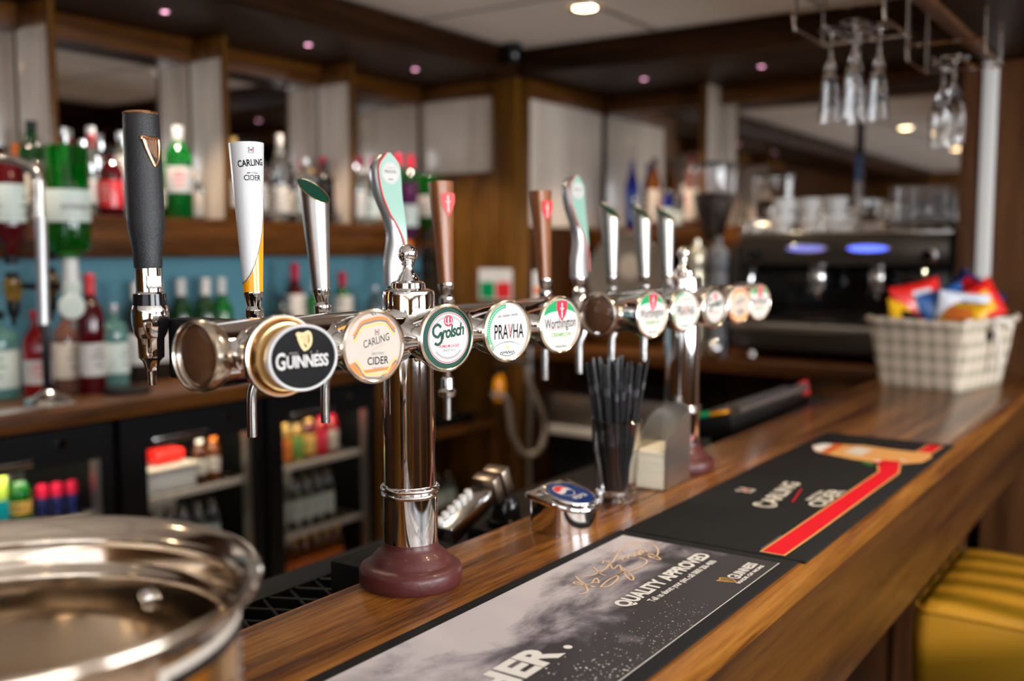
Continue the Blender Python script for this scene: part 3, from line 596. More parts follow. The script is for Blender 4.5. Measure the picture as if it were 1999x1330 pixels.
# white and orange cider handle (tapers downwards)
def taper_handle(t, z0, z1, r0, r1, m, n=40, cut=0., sx=1., sy=1., bow=0.):
    vs = []; fs = []; K = 14
    for j in range(K + 1):
        q = j / K
        for i in range(n):
            a = 2 * math.pi * i / n; r = r0 + (r1 - r0) * q + bow * math.sin(math.pi * q)
            x = r * math.cos(a) * sx; y = r * math.sin(a) * sy
            z = z0 + (z1 - z0) * q - (cut * q * (.5 + .5 * x / r1) if cut else 0)
            vs.append((x, y, z))
    for j in range(K):
        for i in range(n): k = (i + 1) % n; fs.append((j * n + i, j * n + k, (j + 1) * n + k, (j + 1) * n + i))
    b = MB().add(vs, fs + [tuple(reversed(range(n)))], m); ring = vs[-n:]
    return b, ring
def carling_handle(t):
    mk_collar(t)
    b, ring = taper_handle(t, .030, .192, .0104, .0190, 'white'); b.add(ring, [tuple(range(40))], 'white'); b.build('handle_body', t, angle=50)
    # orange sweep wrapped round the lower right side
    n = 40; vs = []; fs = []; a0 = math.atan2(NB[1], NB[0]); gl_v = []
    W = 48
    for i in range(W + 1):
        e = -1.95 + 4.6 * i / W; q1 = .56 * min(1., ((e + 1.95) / 3.05)) ** 2.6 if e < 1.1 else .56
        for j in range(13):
            q = .055 + q1 * j / 12; r = .0104 + .0086 * q + .00025; vs.append((r * math.cos(a0 + e), r * math.sin(a0 + e), .030 + .162 * q))
        for dq in (0, .012): q = .055 + q1 + dq; r = .0104 + .0086 * q + .0004; gl_v.append((r * math.cos(a0 + e), r * math.sin(a0 + e), .030 + .162 * q))
    for i in range(W):
        for j in range(12): fs.append((i * 13 + j, (i + 1) * 13 + j, (i + 1) * 13 + j + 1, i * 13 + j + 1))
    MB().add(gl_v, [(2 * i, 2 * i + 2, 2 * i + 3, 2 * i + 1) for i in range(W)], 'print_grey').build('grey_line', t, angle=60)
    # lower band all the way round
    MB().add(vs, fs, 'orange_plastic').lathe([(.0108, .030), (.0113, .0405)], 'orange_plastic', 40, cap=False).build('orange_sweep', t, angle=60)
    b = MB(); M = frame((NB[0] * .0178, NB[1] * .0178, 0), UB, (0, 0, 1))
    def wrap(bb):
        out = MB(); out.slots = bb.slots; out.m = bb.m; out.f = bb.f
        for (u, v, z) in bb.v:
            r = .0104 + .0086 * (v - .030) / .162 + .00035 + z; a = a0 + u / .0182
            out.v.append((r * math.cos(a), r * math.sin(a), v))
        return out
    p = MB(); lions(p, (-.004, .183), .0055, .0)
    p.text('CARLING', 'print_black', .0300, .0072, (-.004, .166), 0, bold=.022, M=Matrix.Translation((-.004, .166, 0)) @ Matrix.Rotation(R(5), 4, 'Z') @ Matrix.Translation((.004, -.166, 0)))
    p.stroke([(-.010, .1625), (.006, .1650)], .0005, 'print_red', 0); p.text('BRITISH', 'print_black', .012, .0018, (-.003, .1575), 0, bold=.01); p.text('CIDER', 'print_black', .020, .0060, (-.003, .1505), 0, bold=.01)
    wrap(p).build('handle_print', t)
carling_handle(handle_root('tap_handle', 'white tap handle tapering to orange at its foot', .749, lean=2.2))
def grey_handle(t, cap='print_darkgreen'):
    mk_collar(t); b, ring = taper_handle(t, .030, .164, .0106, .0178, 'steel', cut=.034); b.build('handle_body', t, angle=50)
    c_ = Vector((sum(p[0] for p in ring) / 40, sum(p[1] for p in ring) / 40, sum(p[2] for p in ring) / 40))
    rim_ = MB().tube([Vector(p) for p in ring] + [Vector(ring[0])], .0006, 'brass_gold', 6, cap=False).build('rim', t)
    inner = [tuple(c_ + (Vector(p) - c_) * .97 - Vector((0, 0, .0008))) for p in ring]
    MB().add(inner, [tuple(range(40))], cap).build('top_plate', t)
grey_handle(handle_root('tap_handle', 'brushed grey slant-cut tap handle with green top, left of the column', .854, lean=5.0))
def paddle_handle(t):
    """silver S curved handle with green face, red line and round white sticker"""
    mk_collar(t, 1.)
    ctr = smoothline([(0, 0, .030), (0, .001, .06), (0, .0055, .09), (0, .0035, .115), (0, -.004, .145), (0, -.0065, .172), (0, -.0065, .186), (0, -.0065, .1995)], 5)
    wd = smoothline([(.0155, 0, 0), (.0150, 0, 0), (.0125, 0, 0), (.0135, 0, 0), (.0195, 0, 0), (.0220, 0, 0), (.0190, 0, 0), (.004, 0, 0)], 5)
    n = 24; vs = []; fs = []
    nb = Vector(NB); ub = Vector(UB)
    prof = lambda a, w_: (w_ * math.copysign(abs(math.cos(a)) ** .6, math.cos(a)), .0105 * min(1, w_ / .012) * math.copysign(abs(math.sin(a)) ** .6, math.sin(a)))
    for p, q in zip(ctr, wd):
        for i in range(n):
            a = 2 * math.pi * i / n; u, d = prof(a, q.x * .93); P = ub * (u + p.y) + nb * d; vs.append((P.x, P.y, p.z))
    K = len(ctr)
    for j in range(K - 1):
        for i in range(n): k = (i + 1) % n; fs.append((j * n + i, j * n + k, (j + 1) * n + k, (j + 1) * n + i))
    fs += [tuple(reversed(range(n))), tuple((K - 1) * n + i for i in range(n))]
    MB().add(vs, fs, 'silver_paint').build('handle_body', t, angle=60)
    F = MB(); L = []; Rr = []
    for p, q in zip(ctr[7:], wd[7:]):
        L.append((p.y - q.x * .78, p.z)); Rr.append((p.y + q.x * .80, p.z))
    fr = frame((NB[0] * .0106, NB[1] * .0106, 0), UB, (0, 0, 1))
    for i in range(len(L) - 1):
        k0 = min(1., i / 9); k1 = min(1., (i + 1) / 9)
        l0 = Rr[i][0] + (L[i][0] - Rr[i][0]) * k0; l1 = Rr[i + 1][0] + (L[i + 1][0] - Rr[i + 1][0]) * k1
        F.add([(l0, L[i][1], .0006), (Rr[i][0], Rr[i][1], .0006), (Rr[i + 1][0], Rr[i + 1][1], .0006), (l1, L[i + 1][1], .0006)], [(0, 1, 2, 3)], 'print_mint', fr)
    F.build('green_face', t)
    ln = [(Rr[i][0] + (L[i][0] - Rr[i][0]) * min(1., i / 9), L[i][1], .0008) for i in range(len(L))]
    MB(fr).tube([(Rr[0][0] + .001, ctr[2].z, .0)] + ln, .0010, 'red_plastic', 6).build('red_line', t)
    s_ = MB(fr @ T(-.0055, .174, .0010) @ Matrix.Diagonal((.0142, .0142, .0142, 1))); s_.disc(1, 'print_white', 0, n=28); s_.arc(.9, 0, 360, .04, 'print_mint', .01)
    s_.text('PRAVHA', 'print_grey', 1.3, .32, (0, -.05), .015, bold=.01); ticks(s_, -.5, .5, .45, .1, 'print_grey', .015, 10, 4); scrib(s_, -.25, .25, -.6, .12, .05, 'print_black', .015, 6, 2); s_.build('sticker', t)
paddle_handle(handle_root('tap_handle', 'silver curved tap handle with mint face and red line, beside the near column', .985))
def wood_handle(t):
    mk_collar(t); vs = []; fs = []; K = 12; n = 24
    for j in range(K + 1):
        q = j / K; w_ = .0086 + .0074 * q; d = .0085 + .0045 * q
        for i in range(n):
            a = 2 * math.pi * i / n; u = w_ * math.copysign(abs(math.cos(a)) ** .45, math.cos(a)); k = d * math.copysign(abs(math.sin(a)) ** .45, math.sin(a))
            vs.append((UB[0] * u + NB[0] * k, UB[1] * u + NB[1] * k, .030 + .140 * q))
    for j in range(K):
        for i in range(n): k = (i + 1) % n; fs.append((j * n + i, j * n + k, (j + 1) * n + k, (j + 1) * n + i))
    fs += [tuple(reversed(range(n))), tuple(K * n + i for i in range(n))]
    MB().add(vs, fs, 'wood_handle').build('handle_body', t, angle=50)
    s_ = MB(frame((NB[0] * .0124, NB[1] * .0124, .139), UB, Vector((NB[0] * .032, NB[1] * .032, 1)))); s_.M = s_.M @ T(.001, 0, .0003) @ Matrix.Diagonal((.0275, .0275, .02, 1)); shield(s_, (0, 0), 1., .0, 'red_plastic'); s_.build('shield_emblem', t)
wood_handle(handle_root('tap_handle', 'brown wooden tap handle with red shield, right of the near column', 1.092))
wood_handle(handle_root('tap_handle', 'brown wooden tap handle with red shield on the further font', 1.345))
paddle_handle(handle_root('tap_handle', 'silver curved tap handle with mint face on the further font', 1.452))
grey_handle(handle_root('tap_handle', 'slant-cut grey tap handle, first one right of the far curved handle', 1.566))
grey_handle(handle_root('tap_handle', 'slant-cut grey tap handle, middle one of three on the far font', 1.690))
grey_handle(handle_root('tap_handle', 'slant-cut grey tap handle nearest the far column finial', 1.790))
# ================================================================ THINGS ON THE BAR
TOP = 1.10
def mat_print_material():
    m = bpy.data.materials.new('runner_cloud'); m.use_nodes = True; MATS['runner_cloud'] = m; nt = m.node_tree; N = nt.nodes; L = nt.links; b = N['Principled BSDF']
    b.inputs['Roughness'].default_value = .55
    tc = N.new('ShaderNodeTexCoord'); mp = N.new('ShaderNodeMapping'); mp.inputs['Scale'].default_value = (15, 6.5, 10); L.new(tc.outputs['Object'], mp.inputs[0])
    n = N.new('ShaderNodeTexNoise'); n.inputs['Scale'].default_value = 1.; n.inputs['Detail'].default_value = 7; n.inputs['Roughness'].default_value = .6; n.inputs['Distortion'].default_value = .5; L.new(mp.outputs[0], n.inputs[0])
    sp = N.new('ShaderNodeSeparateXYZ'); L.new(tc.outputs['Object'], sp.inputs[0])
    # printed cloud lies along the back edge and is broadest at the near end
    g = N.new('ShaderNodeMath'); g.operation = 'MULTIPLY_ADD'; g.inputs[1].default_value = -9.0; g.inputs[2].default_value = -.68; L.new(sp.outputs[0], g.inputs[0])
    g2 = N.new('ShaderNodeMath'); g2.operation = 'MULTIPLY_ADD'; g2.inputs[1].default_value = -.95; L.new(sp.outputs[1], g2.inputs[0]); L.new(g.outputs[0], g2.inputs[2])
    ad = N.new('ShaderNodeMath'); ad.operation = 'MULTIPLY_ADD'; ad.inputs[1].default_value = 4.2; L.new(n.outputs['Fac'], ad.inputs[0]); L.new(g2.outputs[0], ad.inputs[2])
    cr = N.new('ShaderNodeValToRGB'); e = cr.color_ramp.elements; e[0].position = .45; e[0].color = (.030, .027, .034, 1); e[1].position = 1.; e[1].color = (.56, .52, .56, 1)
    k = e.new(.62); k.color = (.13, .115, .14, 1); k = e.new(.82); k.color = (.38, .35, .39, 1)
    hf = N.new('ShaderNodeMath'); hf.operation = 'MULTIPLY'; hf.inputs[1].default_value = .5; L.new(ad.outputs[0], hf.inputs[0]); L.new(hf.outputs[0], cr.inputs[0]); L.new(cr.outputs[0], b.inputs['Base Color'])
    f = N.new('ShaderNodeTexNoise'); f.inputs['Scale'].default_value = 1200; bp = N.new('ShaderNodeBump'); bp.inputs['Strength'].default_value = .3; bp.inputs['Distance'].default_value = .0005; L.new(f.outputs['Fac'], bp.inputs['Height']); L.new(bp.outputs[0], b.inputs['Normal'])
mat_print_material()
# matrix for printing on the bar top: u = +Y (reading direction), v = -X
MT = lambda z: frame((0, 0, z), (0, 1, 0), (-1, 0, 0))
def pxy(x, y): return (y, -x)     # world (x, y) -> print (u, v)
m1 = thing('bar_runner', 'long bar runner printed with grey cloud and stout lettering', 'bar mat', (-.510, .735, TOP)); bm1 = (-.510, .735, TOP)
MB().box((-.123, -.445, .0002), (.123, .445, .0028), 'rubber_mat').build('rubber_base', m1, bevel=.0008)
MB().box((-.107, -.428, .0028), (.107, .424, .0032), 'runner_cloud').build('printed_top', m1)
off = T(-bm1[0], -bm1[1], 0)
b = MB(off @ MT(.0034))
b.stroke([pxy(-.4035, .31), pxy(-.4035, 1.159)], .0011, 'ink_white'); b.stroke([pxy(-.4035, 1.158), pxy(-.617, 1.158)], .0006, 'ink_grey')
b.text('QUALITY APPROVED', 'ink_white', .222, .0185, (1.030, .484), .0001, bold=.045)
b.text('Tell us about your pint, call 0800 206 4000', 'ink_white', .172, .0085, (1.036, .468), .0001, bold=.03)
b.text('G', 'ink_white', .0115, .0155, (1.078, .4215), .0001, bold=.02); b.text('UINNESS', 'ink_white', .056, .0125, (1.112, .4230), .0001, bold=.04)
b.text('MADE OF MORE', 'ink_white', .078, .0048, (1.098, .4140), .0001, bold=.05); ticks(b, 1.085, 1.125, .4095, .0016, 'ink_grey', .0001, 12, 9)
b.text('THER', 'ink_white', .150, .034, (.704, .476), .0001, bold=.045); b.disc(.0045, 'ink_white', .0001, (.7925, .4800), 14)
harp(b, 'ink_gold', (1.062, .4305), .0165, .0001, .12)
b.build('lettering', m1)
SIG = [[(-.5808, .9754), (-.5631, .961), (-.5472, .9544), (-.5468, .9573), (-.5579, .9537), (-.5675, .9525), (-.5714, .9553), (-.5698, .9592), (-.555, .9531), (-.5459, .9434), (-.5434, .9347), (-.5467, .9247)], [(-.5742, .9813), (-.5665, .9909), (-.5658, 1.0192), (-.5716, 1.0394)], [(-.5817, 1.0172), (-.5625, 1.0008), (-.5534, .9985)], [(-.5533, .965), (-.5581, .9839), (-.5477, .9716), (-.5531, .9706)],
 [(-.5782, 1.0349), (-.5819, 1.0447), (-.5722, 1.0436), (-.5727, 1.0511), (-.5852, 1.091), (-.5889, 1.1296), (-.5797, 1.1412), (-.566, 1.1419), (-.5495, 1.1256), (-.5392, 1.1028), (-.5416, 1.0915), (-.56, 1.1117), (-.5895, 1.1327)], [(-.5575, 1.1067), (-.54, 1.099), (-.5294, 1.0919), (-.5315, 1.0872), (-.5455, 1.092), (-.5476, 1.1069)],
 [(-.5543, 1.0828), (-.5403, 1.0765), (-.5348, 1.0586), (-.5381, 1.0264), (-.5431, 1.0113), (-.536, .9935), (-.5324, .9685), (-.537, .9601), (-.5397, .9635), (-.5434, .9884), (-.5424, 1.0118), (-.546, 1.0298)], [(-.5741, 1.0438), (-.5581, 1.0245), (-.5594, 1.0416), (-.5445, 1.022), (-.5259, 1.0032), (-.52, 1.0017), (-.5254, 1.012), (-.5418, 1.0268), (-.5539, 1.0363)],
 [(-.5717, 1.0644), (-.5659, 1.062), (-.5709, 1.0746), (-.5631, 1.0703), (-.568, 1.083), (-.5602, 1.0819), (-.5658, 1.0944), (-.556, 1.0913), (-.5708, 1.1076), (-.5584, 1.0995), (-.5639, 1.1157)]]
b = MB(off @ MT(.0036))
for s_ in SIG: b.stroke([pxy(*p) for p in s_], .0021, 'ink_sign', smooth=6)
b.build('signature', m1)
rnd = random.Random(3); b = MB(off @ MT(.0036))
for i in range(420):
    y = rnd.uniform(.62, .98); x = -.405 - abs(rnd.gauss(0, .03)) - max(0, (.8 - y)) * .12 * rnd.random()
    if x < -.50: continue
    b.disc(rnd.uniform(.0002, .00075) * (1.6 if y < .8 else 1), 'ink_white', 0, pxy(x, y), 6)
o = b.build('printed_specks', m1); o['kind'] = 'stuff'
m2 = thing('bar_runner', 'black bar runner with red stripe and pale cider lettering, further along', 'bar mat', (-.5035, 1.626, TOP)); bm2 = (-.5035, 1.626, TOP)
MB().box((-.1245, -.444, .0002), (.1245, .444, .0034), 'rubber_mat').build('rubber_base', m2, bevel=.0008)
b = MB(T(-bm2[0], -bm2[1], 0) @ MT(.0037))
def band(P0, P1, m, z=0): b.add([(*pxy(*p), z) for p in P0] + [(*pxy(*p), z) for p in reversed(P1)], [tuple(range(len(P0) + len(P1)))], m)
for e, m_, z in ((.003, 'ink_lightorange', 0), (0, 'ink_red', .0002)):
    band([(-.437 - e, 1.192 - e), (-.4365 - e, 1.30), (-.4365 - e, 1.665)], [(-.410 + e, 1.192 - e), (-.4085 + e, 1.30), (-.4085 + e, 1.665)], m_, z)
    band([(-.4365 - e, 1.665), (-.436 - e, 1.742), (-.452 - e, 1.800)], [(-.4085 + e, 1.665), (-.408 + e, 1.752), (-.425 + e, 1.835)], m_, z)
    band([(-.425 - e, 1.92), (-.420 - e, 2.045)], [(-.400 + e, 1.92), (-.396 + e, 2.045)], m_, z)
b.poly([pxy(*p) for p in ((-.604, 1.903), (-.585, 1.86), (-.571, 1.847), (-.50, 1.820), (-.46, 1.814), (-.42, 1.826), (-.393, 1.86), (-.388, 1.92), (-.402, 1.964), (-.432, 1.955), (-.47, 1.955), (-.521, 1.965), (-.594, 1.935))], 'ink_lightorange', .0004)
b.poly([pxy(*p) for p in ((-.602, 1.905), (-.585, 1.862), (-.572, 1.855), (-.575, 1.945), (-.594, 1.935))], 'ink_white', .0006)
b.poly([pxy(*p) for p in ((-.572, 1.852), (-.555, 1.848), (-.555, 1.955), (-.575, 1.945))], 'ink_orange', .0006)
b.poly([pxy(*p) for p in ((-.535, 1.87), (-.50, 1.86), (-.495, 1.93), (-.53, 1.945))], 'ink_cream', .0006)
b.poly([pxy(*p) for p in ((-.470, 1.808), (-.43, 1.815), (-.42, 1.85), (-.455, 1.845))], 'ink_red', .0008); b.disc(.006, 'ink_white', .001, pxy(-.425, 1.858), 10); b.disc(.007, 'ink_white', .001, pxy(-.462, 1.828), 10)
b.poly([pxy(*p) for p in ((-.485, 1.800), (-.462, 1.782), (-.455, 1.795), (-.475, 1.808))], 'ink_green', .0008)
M_ = Matrix.Translation((1.49, .52, 0)) @ Matrix.Rotation(R(5), 4, 'Z') @ Matrix.Translation((-1.49, -.52, 0))
b.text('CARLING', 'ink_cream', .180, .026, (1.492, .511), .0004, bold=.03, M=M_); b.text('C', 'ink_cream', .027, .034, (1.413, .5075), .0004, bold=.03, M=M_)
b.stroke([pxy(-.489, 1.455), pxy(-.505, 1.545)], .0022, 'ink_red', .0004)
b.text('CIDER', 'ink_cream', .122, .024, (1.510, .443), .0004, bold=.03); b.text('BRITISH', 'ink_cream', .07, .008, (1.515, .470), .0004, bold=.03)
lions(b, (1.487, .576), .022, .0004, 'ink_cream', 'ink_red'); b.stroke([pxy(-.4415, 1.20), pxy(-.4415, 1.275)], .0018, 'ink_grey', .0004)
b.build('lettering', m2)
# ---- steel wine bucket in front, lower left
bc = thing('wine_bucket', 'large round polished steel wine bucket in the near left corner', 'bucket', (-.584, .301, TOP))
b = MB()
pr_in = [(0, .012), (.060, .0125), (.095, .018), (.118, .030), (.131, .050), (.1345, .075), (.1355, .110), (.1360, .142), (.1375, .147), (.1400, .149), (.1408, .153), (.1450, .168), (.1505, .1795)]
pr_out = [(.1530, .1815), (.1565, .1825), (.1585, .1805), (.1575, .1765), (.1510, .1735), (.1450, .171), (.1436, .166), (.1430, .140), (.1410, .080), (.1385, .030), (.133, .008), (.126, .001), (0, .001)]
b.lathe(pr_in + pr_out, 'bucket_steel', 96); b.build('bucket_body', bc, angle=60)
b = MB(T(.0, .0, 0)); a = R(104); b.lathe([(.0085, 0), (.0085, .003), (.005, .006), (0, .007)], 'chrome', 20, T(.1352 * math.cos(a), .1352 * math.sin(a), .128) @ Matrix.Rotation(a, 4, 'Z') @ RY(-90)); b.build('rivet', bc)
# printed panel on the outside, facing the customer side
def wrapc(p, r, a0, zb, taper=0):
    out = MB(); out.slots = p.slots; out.m = p.m; out.f = p.f
    for (u, v, z) in p.v: q = r + z; out.v.append((q * math.cos(a0 + u / r), q * math.sin(a0 + u / r), zb + v))
    return out
p = MB()
def grid(p, u0, u1, v0, v1, m, z, n=10):
    for i in range(n): a_ = u0 + (u1 - u0) * i / n; c_ = u0 + (u1 - u0) * (i + 1) / n; p.add([(a_, v0, z), (c_, v0, z), (c_, v1, z), (a_, v1, z)], [(0, 1, 2, 3)], m)
for k in range(3):
    o_ = -.115 + k * .145
    grid(p, o_ - .052, o_ + .052, -.055, .055, 'print_cream', .0009); grid(p, o_ - .047, o_ + .047, -.050, .050, 'black', .0012); grid(p, o_ - .034, o_ + .034, -.043, .043, 'brass_gold', .0015)
    for i in range(9): p.disc(.0028, 'print_cream', .0018, (o_ + .0405, -.036 + i * .009), 8); p.disc(.0028, 'print_cream', .0018, (o_ - .0405, -.036 + i * .009), 8)
    p.stroke([(o_ - .03, -.02), (o_ - .012, .024), (o_ + .004, -.012), (o_ + .014, .022), (o_ + .03, -.022)], .006, 'black', .0018, smooth=4)
wrapc(p, .1430, R(14), .104).build('printed_panel', bc)
# ---- soft drink tap
pt = thing('soft_drink_tap', 'low chrome drinks tap with a round blue cola badge', 'drinks tap', (-.705, 1.160, TOP))
def teardrop(r, tip, n=40, ang=R(200), off=(0, 0)):
    pts = []
    for i in range(n):
        a = 2 * math.pi * i / n; d = math.cos(a - ang); q = r * (1 + max(0, d) ** 9 * tip); pts.append((q * math.cos(a) + off[0], q * math.sin(a) + off[1]))
    return pts
def dshape(r, back, hw, n=40):
    pts = [(r * math.cos(R(-82 + 164 * i / 27)), r * 1.06 * math.sin(R(-82 + 164 * i / 27))) for i in range(28)]
    for cx_, cy_, a0 in ((-back + .008, hw - .008, 90), (-back + .008, -hw + .008, 180)):
        pts += [(cx_ + .008 * math.cos(R(a0 + 90 * i / 5)), cy_ + .008 * math.sin(R(a0 + 90 * i / 5))) for i in range(6)]
    return pts
P0 = dshape(.043, .034, .046); P1 = dshape(.046, .037, .053); n = 40
ztop = lambda x, y: .046 - .24 * x
b = MB(); vs = [(x, y, .0) for x, y in P0] + [(x, y, ztop(x, y) - .008) for x, y in P0]
b.add(vs, [(i, (i + 1) % n, n + (i + 1) % n, n + i) for i in range(n)] + [tuple(reversed(range(n)))], 'chrome')
b.build('tap_body', pt, angle=50)
b = MB(); rings = [(.93, -.008), (1.0, -.007), (1.02, -.004), (1.0, -.0005), (.95, .0008)]; vs = []
for s_, dz in rings: vs += [(x * s_, y * s_, ztop(x * s_, y * s_) + dz) for x, y in P1]
fs = [(j * n + i, j * n + (i + 1) % n, (j + 1) * n + (i + 1) % n, (j + 1) * n + i) for j in range(len(rings) - 1) for i in range(n)] + [tuple(range(4 * n, 5 * n)), tuple(reversed(range(n)))]
b.add(vs, fs, 'chrome').build('top_plate', pt, angle=40)
ux = Vector((1, 0, -.24)).normalized(); vyy = Vector((-.22, 0, -1)); 
Mp = frame((.004, .002, ztop(.004, 0) + .0012), (0, 1, 0), (-ux.x, 0, -ux.z))
b = MB(Mp); b.lathe([(.0355, -.002), (.0362, .0005), (.0350, .0022), (.033, .0012)], 'chrome_soft', 40, cap=False)
b.disc(.0340, 'print_blue', .0014, n=40); bd = b.build('badge', pt)
b = MB(Mp @ T(-.004, .009, .0018)); r_ = .0155; b.disc(r_, 'print_white', 0, n=30)
up = [(r_ * math.cos(R(a)), r_ * math.sin(R(a))) for a in range(14, 172, 8)]
b.poly(up + [(-.013, .003), (-.006, .001), (0, .0055), (.008, .0065)], 'print_red', .0002)
lo = [(r_ * math.cos(R(a)), r_ * math.sin(R(a))) for a in range(200, 350, 8)]
b.poly(lo + [(.008, .000), (0, -.004), (-.007, -.006)], 'print_blue', .0002); b.arc(r_, 0, 360, .0012, 'print_white', .0003)
b.text('PEPSI', 'print_white', .030, .0085, (.006, -.027), .0002, bold=.02); b.build('badge_print', bd)
# ---- tumbler with black straws
gl = thing('glass_tumbler', 'clear glass tumbler standing on the bar, holding black straws', 'glass', (-.722, 1.332, TOP + .0005))
b = MB(); prof = [(0, .0), (.0285, .0), (.0300, .004), (.0300, .012), (.0338, .068), (.0352, .076), (.0360, .080), (.0385, .120), (.0392, .1235), (.0382, .1245), (.0372, .122), (.0345, .082), (.0318, .070), (.0270, .018), (.020, .0145), (0, .0140)]
vs = []; fs = []; N_ = 48
for r, z in prof:
    for i in range(N_):
        a = 2 * math.pi * i / N_; k = 1.
        if .004 <= z <= .07 and r > .029: sec = math.pi / 5; q = (a + .2) % sec - sec / 2; k = math.cos(sec / 2) / math.cos(q) * 1.02
        vs.append((r * k * math.cos(a), r * k * math.sin(a), z))
for j in range(len(prof) - 1):
    for i in range(N_): k = (i + 1) % N_; fs.append((j * N_ + i, j * N_ + k, (j + 1) * N_ + k, (j + 1) * N_ + i))
b.add(vs, fs, 'glass').build('glass_body', gl, angle=40)
rnd = random.Random(11); straw_lab = 'black drinking straw standing in the clear glass tumbler'
mat('straw_black', (.016, .016, .018), .3)
mat('straw_joint', (.07, .07, .08), .35)
k = 0
for i in range(34):
    a = i * 2.39996 + rnd.uniform(-.1, .1); spread = ((i + .6) / 34) ** .5; rb = .0185 * spread * rnd.uniform(.8, 1.)
    bx, by = rb * math.cos(a + .25), rb * math.sin(a + .25)
    tx, ty = .0325 * spread * math.cos(a), .034 * spread * math.sin(a)      # position at the rim height
    L_ = rnd.uniform(.190, .205)
    d = Vector((tx - bx, ty - by, .107)).normalized(); p0 = Vector((bx, by, .0162)); p1 = p0 + d * L_
    b = MB(); b.tube([p0, p0 + d * (L_ - .048)], .0026, 'straw_black', 8); b.tube([p0 + d * (L_ - .036), p1], .0027, 'straw_black', 8)
    b.v = [tuple(Vector(v) - p0) for v in b.v]; st = b.build('drinking_straw', loc=tuple(Vector((-.722, 1.332, TOP + .0005)) + p0))
    tag(st, straw_lab, 'straw', 'black straws in the glass tumbler')
    b = MB(); b.tube([d * (L_ - .048), d * (L_ - .036)], .0029, 'straw_joint', 8); b.build('bendy_joint', st)
# ---- steel holder with beer mats
hl = thing('beer_mat_holder', 'brushed steel holder beside the straw glass, filled with cards', 'holder', (-.712, 1.470, TOP + .0005), R(4))
def plate(profile, x0, x1, m='steel'):   # profile in (y, z)
    return MB(frame((x0, 0, 0), (0, 1, 0), (0, 0, 1))).prism(profile, 0, x1 - x0, m)
cv = lambda pts: pts
side = [(-.052, 0), (.055, 0), (.055, .112), (.048, .116), (.030, .112), (.012, .108), (.0, .100), (-.012, .092), (-.045, .086), (-.052, .080)]
plate(side, .026, .0275).build('side_plate', hl); plate([(y, z) for y, z in side], -.0275, -.026).build('side_plate', hl)
MB().box((-.026, -.052, 0), (.026, .055, .0015), 'steel').build('base_plate', hl)
MB(frame((0, .0548, 0), (1, 0, 0), (0, 0, 1))).prism([(-.0258, .002), (.0258, .002), (.0258, .115), (.018, .124), (.0, .127), (-.018, .124), (-.0258, .115)], -.0012, 0, 'steel').build('back_plate', hl)
for i in range(19):
    cm_ = MB().box((-.0245, -.050 + .0008 * rnd.uniform(-1, 1), 0), (.0245, .050, .0026), 'paper')
    o = cm_.build('beer_mat', loc=(-.712 + rnd.uniform(-.0004, .0004), 1.470, TOP + .0025 + i * .0031)); o.rotation_euler = (0, 0, R(4))
    tag(o, 'cream card in the stack inside the steel holder', 'beer mat', 'cream cards in the steel holder')
ps = MB().box((-.002, -.035, 0), (.002, .035, .115), 'black').build('menu_stand', loc=(-.764, 1.455, TOP + .0005), bevel=.001); ps.rotation_euler = (0, R(-3), R(50)); tag(ps, 'thin dark upright card between the straw glass and steel holder', 'card')
# ---- soda gun in its holster at the back edge
sg = thing('soda_gun', 'metallic soda gun with white buttons resting behind the bar edge', 'soda gun', (-.865, 1.195, 1.080))
Mg = T(0, -.03, .030) @ RX(22)
b = MB(Mg); b.box((-.018, -.085, -.014), (.018, .022, .014), 'chrome_soft'); b.build('gun_body', sg, bevel=.004)
b = MB(Mg); b.box((-.021, .024, -.020), (.021, .046, .024), 'gun_metal'); b.box((-.020, .050, -.020), (.020, .072, .022), 'gun_metal'); b.build('gun_head', sg, bevel=.004)
for i in range(6):
    for k in (-1,): MB(Mg).lathe([(.0062, .014), (.0062, .0195), (.0045, .022), (0, .0222)], 'white', 12, T(k * .0085, -.075 + i * .0145, 0)).build('button', sg)
b = MB(T(0, .045, 0)); b.lathe([(.0, -.020), (.026, -.020), (.030, -.017), (.030, -.010), (.024, -.008), (.022, .012), (.017, .024), (0, .030)], 'black_gloss', 32); b.build('holster_cup', sg)
b = MB(); b.box((-.045, .005, -.055), (.035, .115, -.021), 'black'); b.build('holster_bracket', sg, bevel=.004)
# ---- till-like black machine with two silvery edges behind the bar
tl = thing('till', 'tilted black till with two silvery rounded edges behind the far bar', 'till', (-.90, 2.36, .996))
Mt = T(0, .0, .092) @ RY(-14)
MB(Mt).box((-.085, -.26, -.030), (.055, .26, .018), 'black').build('till_body', tl, bevel=.006)
MB(T(0, 0, 0)).box((-.05, -.14, 0), (.04, .14, .066), 'black').build('till_foot', tl, bevel=.003)
for x in (.062, .012): MB(Mt).tube([(x, -.25, .020), (x, .22, .020)], .013, 'steel', 20).build('rounded_edge', tl, angle=50)
MB(Mt).box((.045, .225, .0), (.062, .262, .036), 'red_plastic').build('red_end', tl, bevel=.002)
MB(Mt).box((-.06, -.262, .019), (.0, -.20, .028), 'print_green').build('green_key', tl, bevel=.002); MB(Mt).box((.005, -.262, .019), (.045, -.22, .026), 'orange_plastic').build('orange_key', tl, bevel=.002)
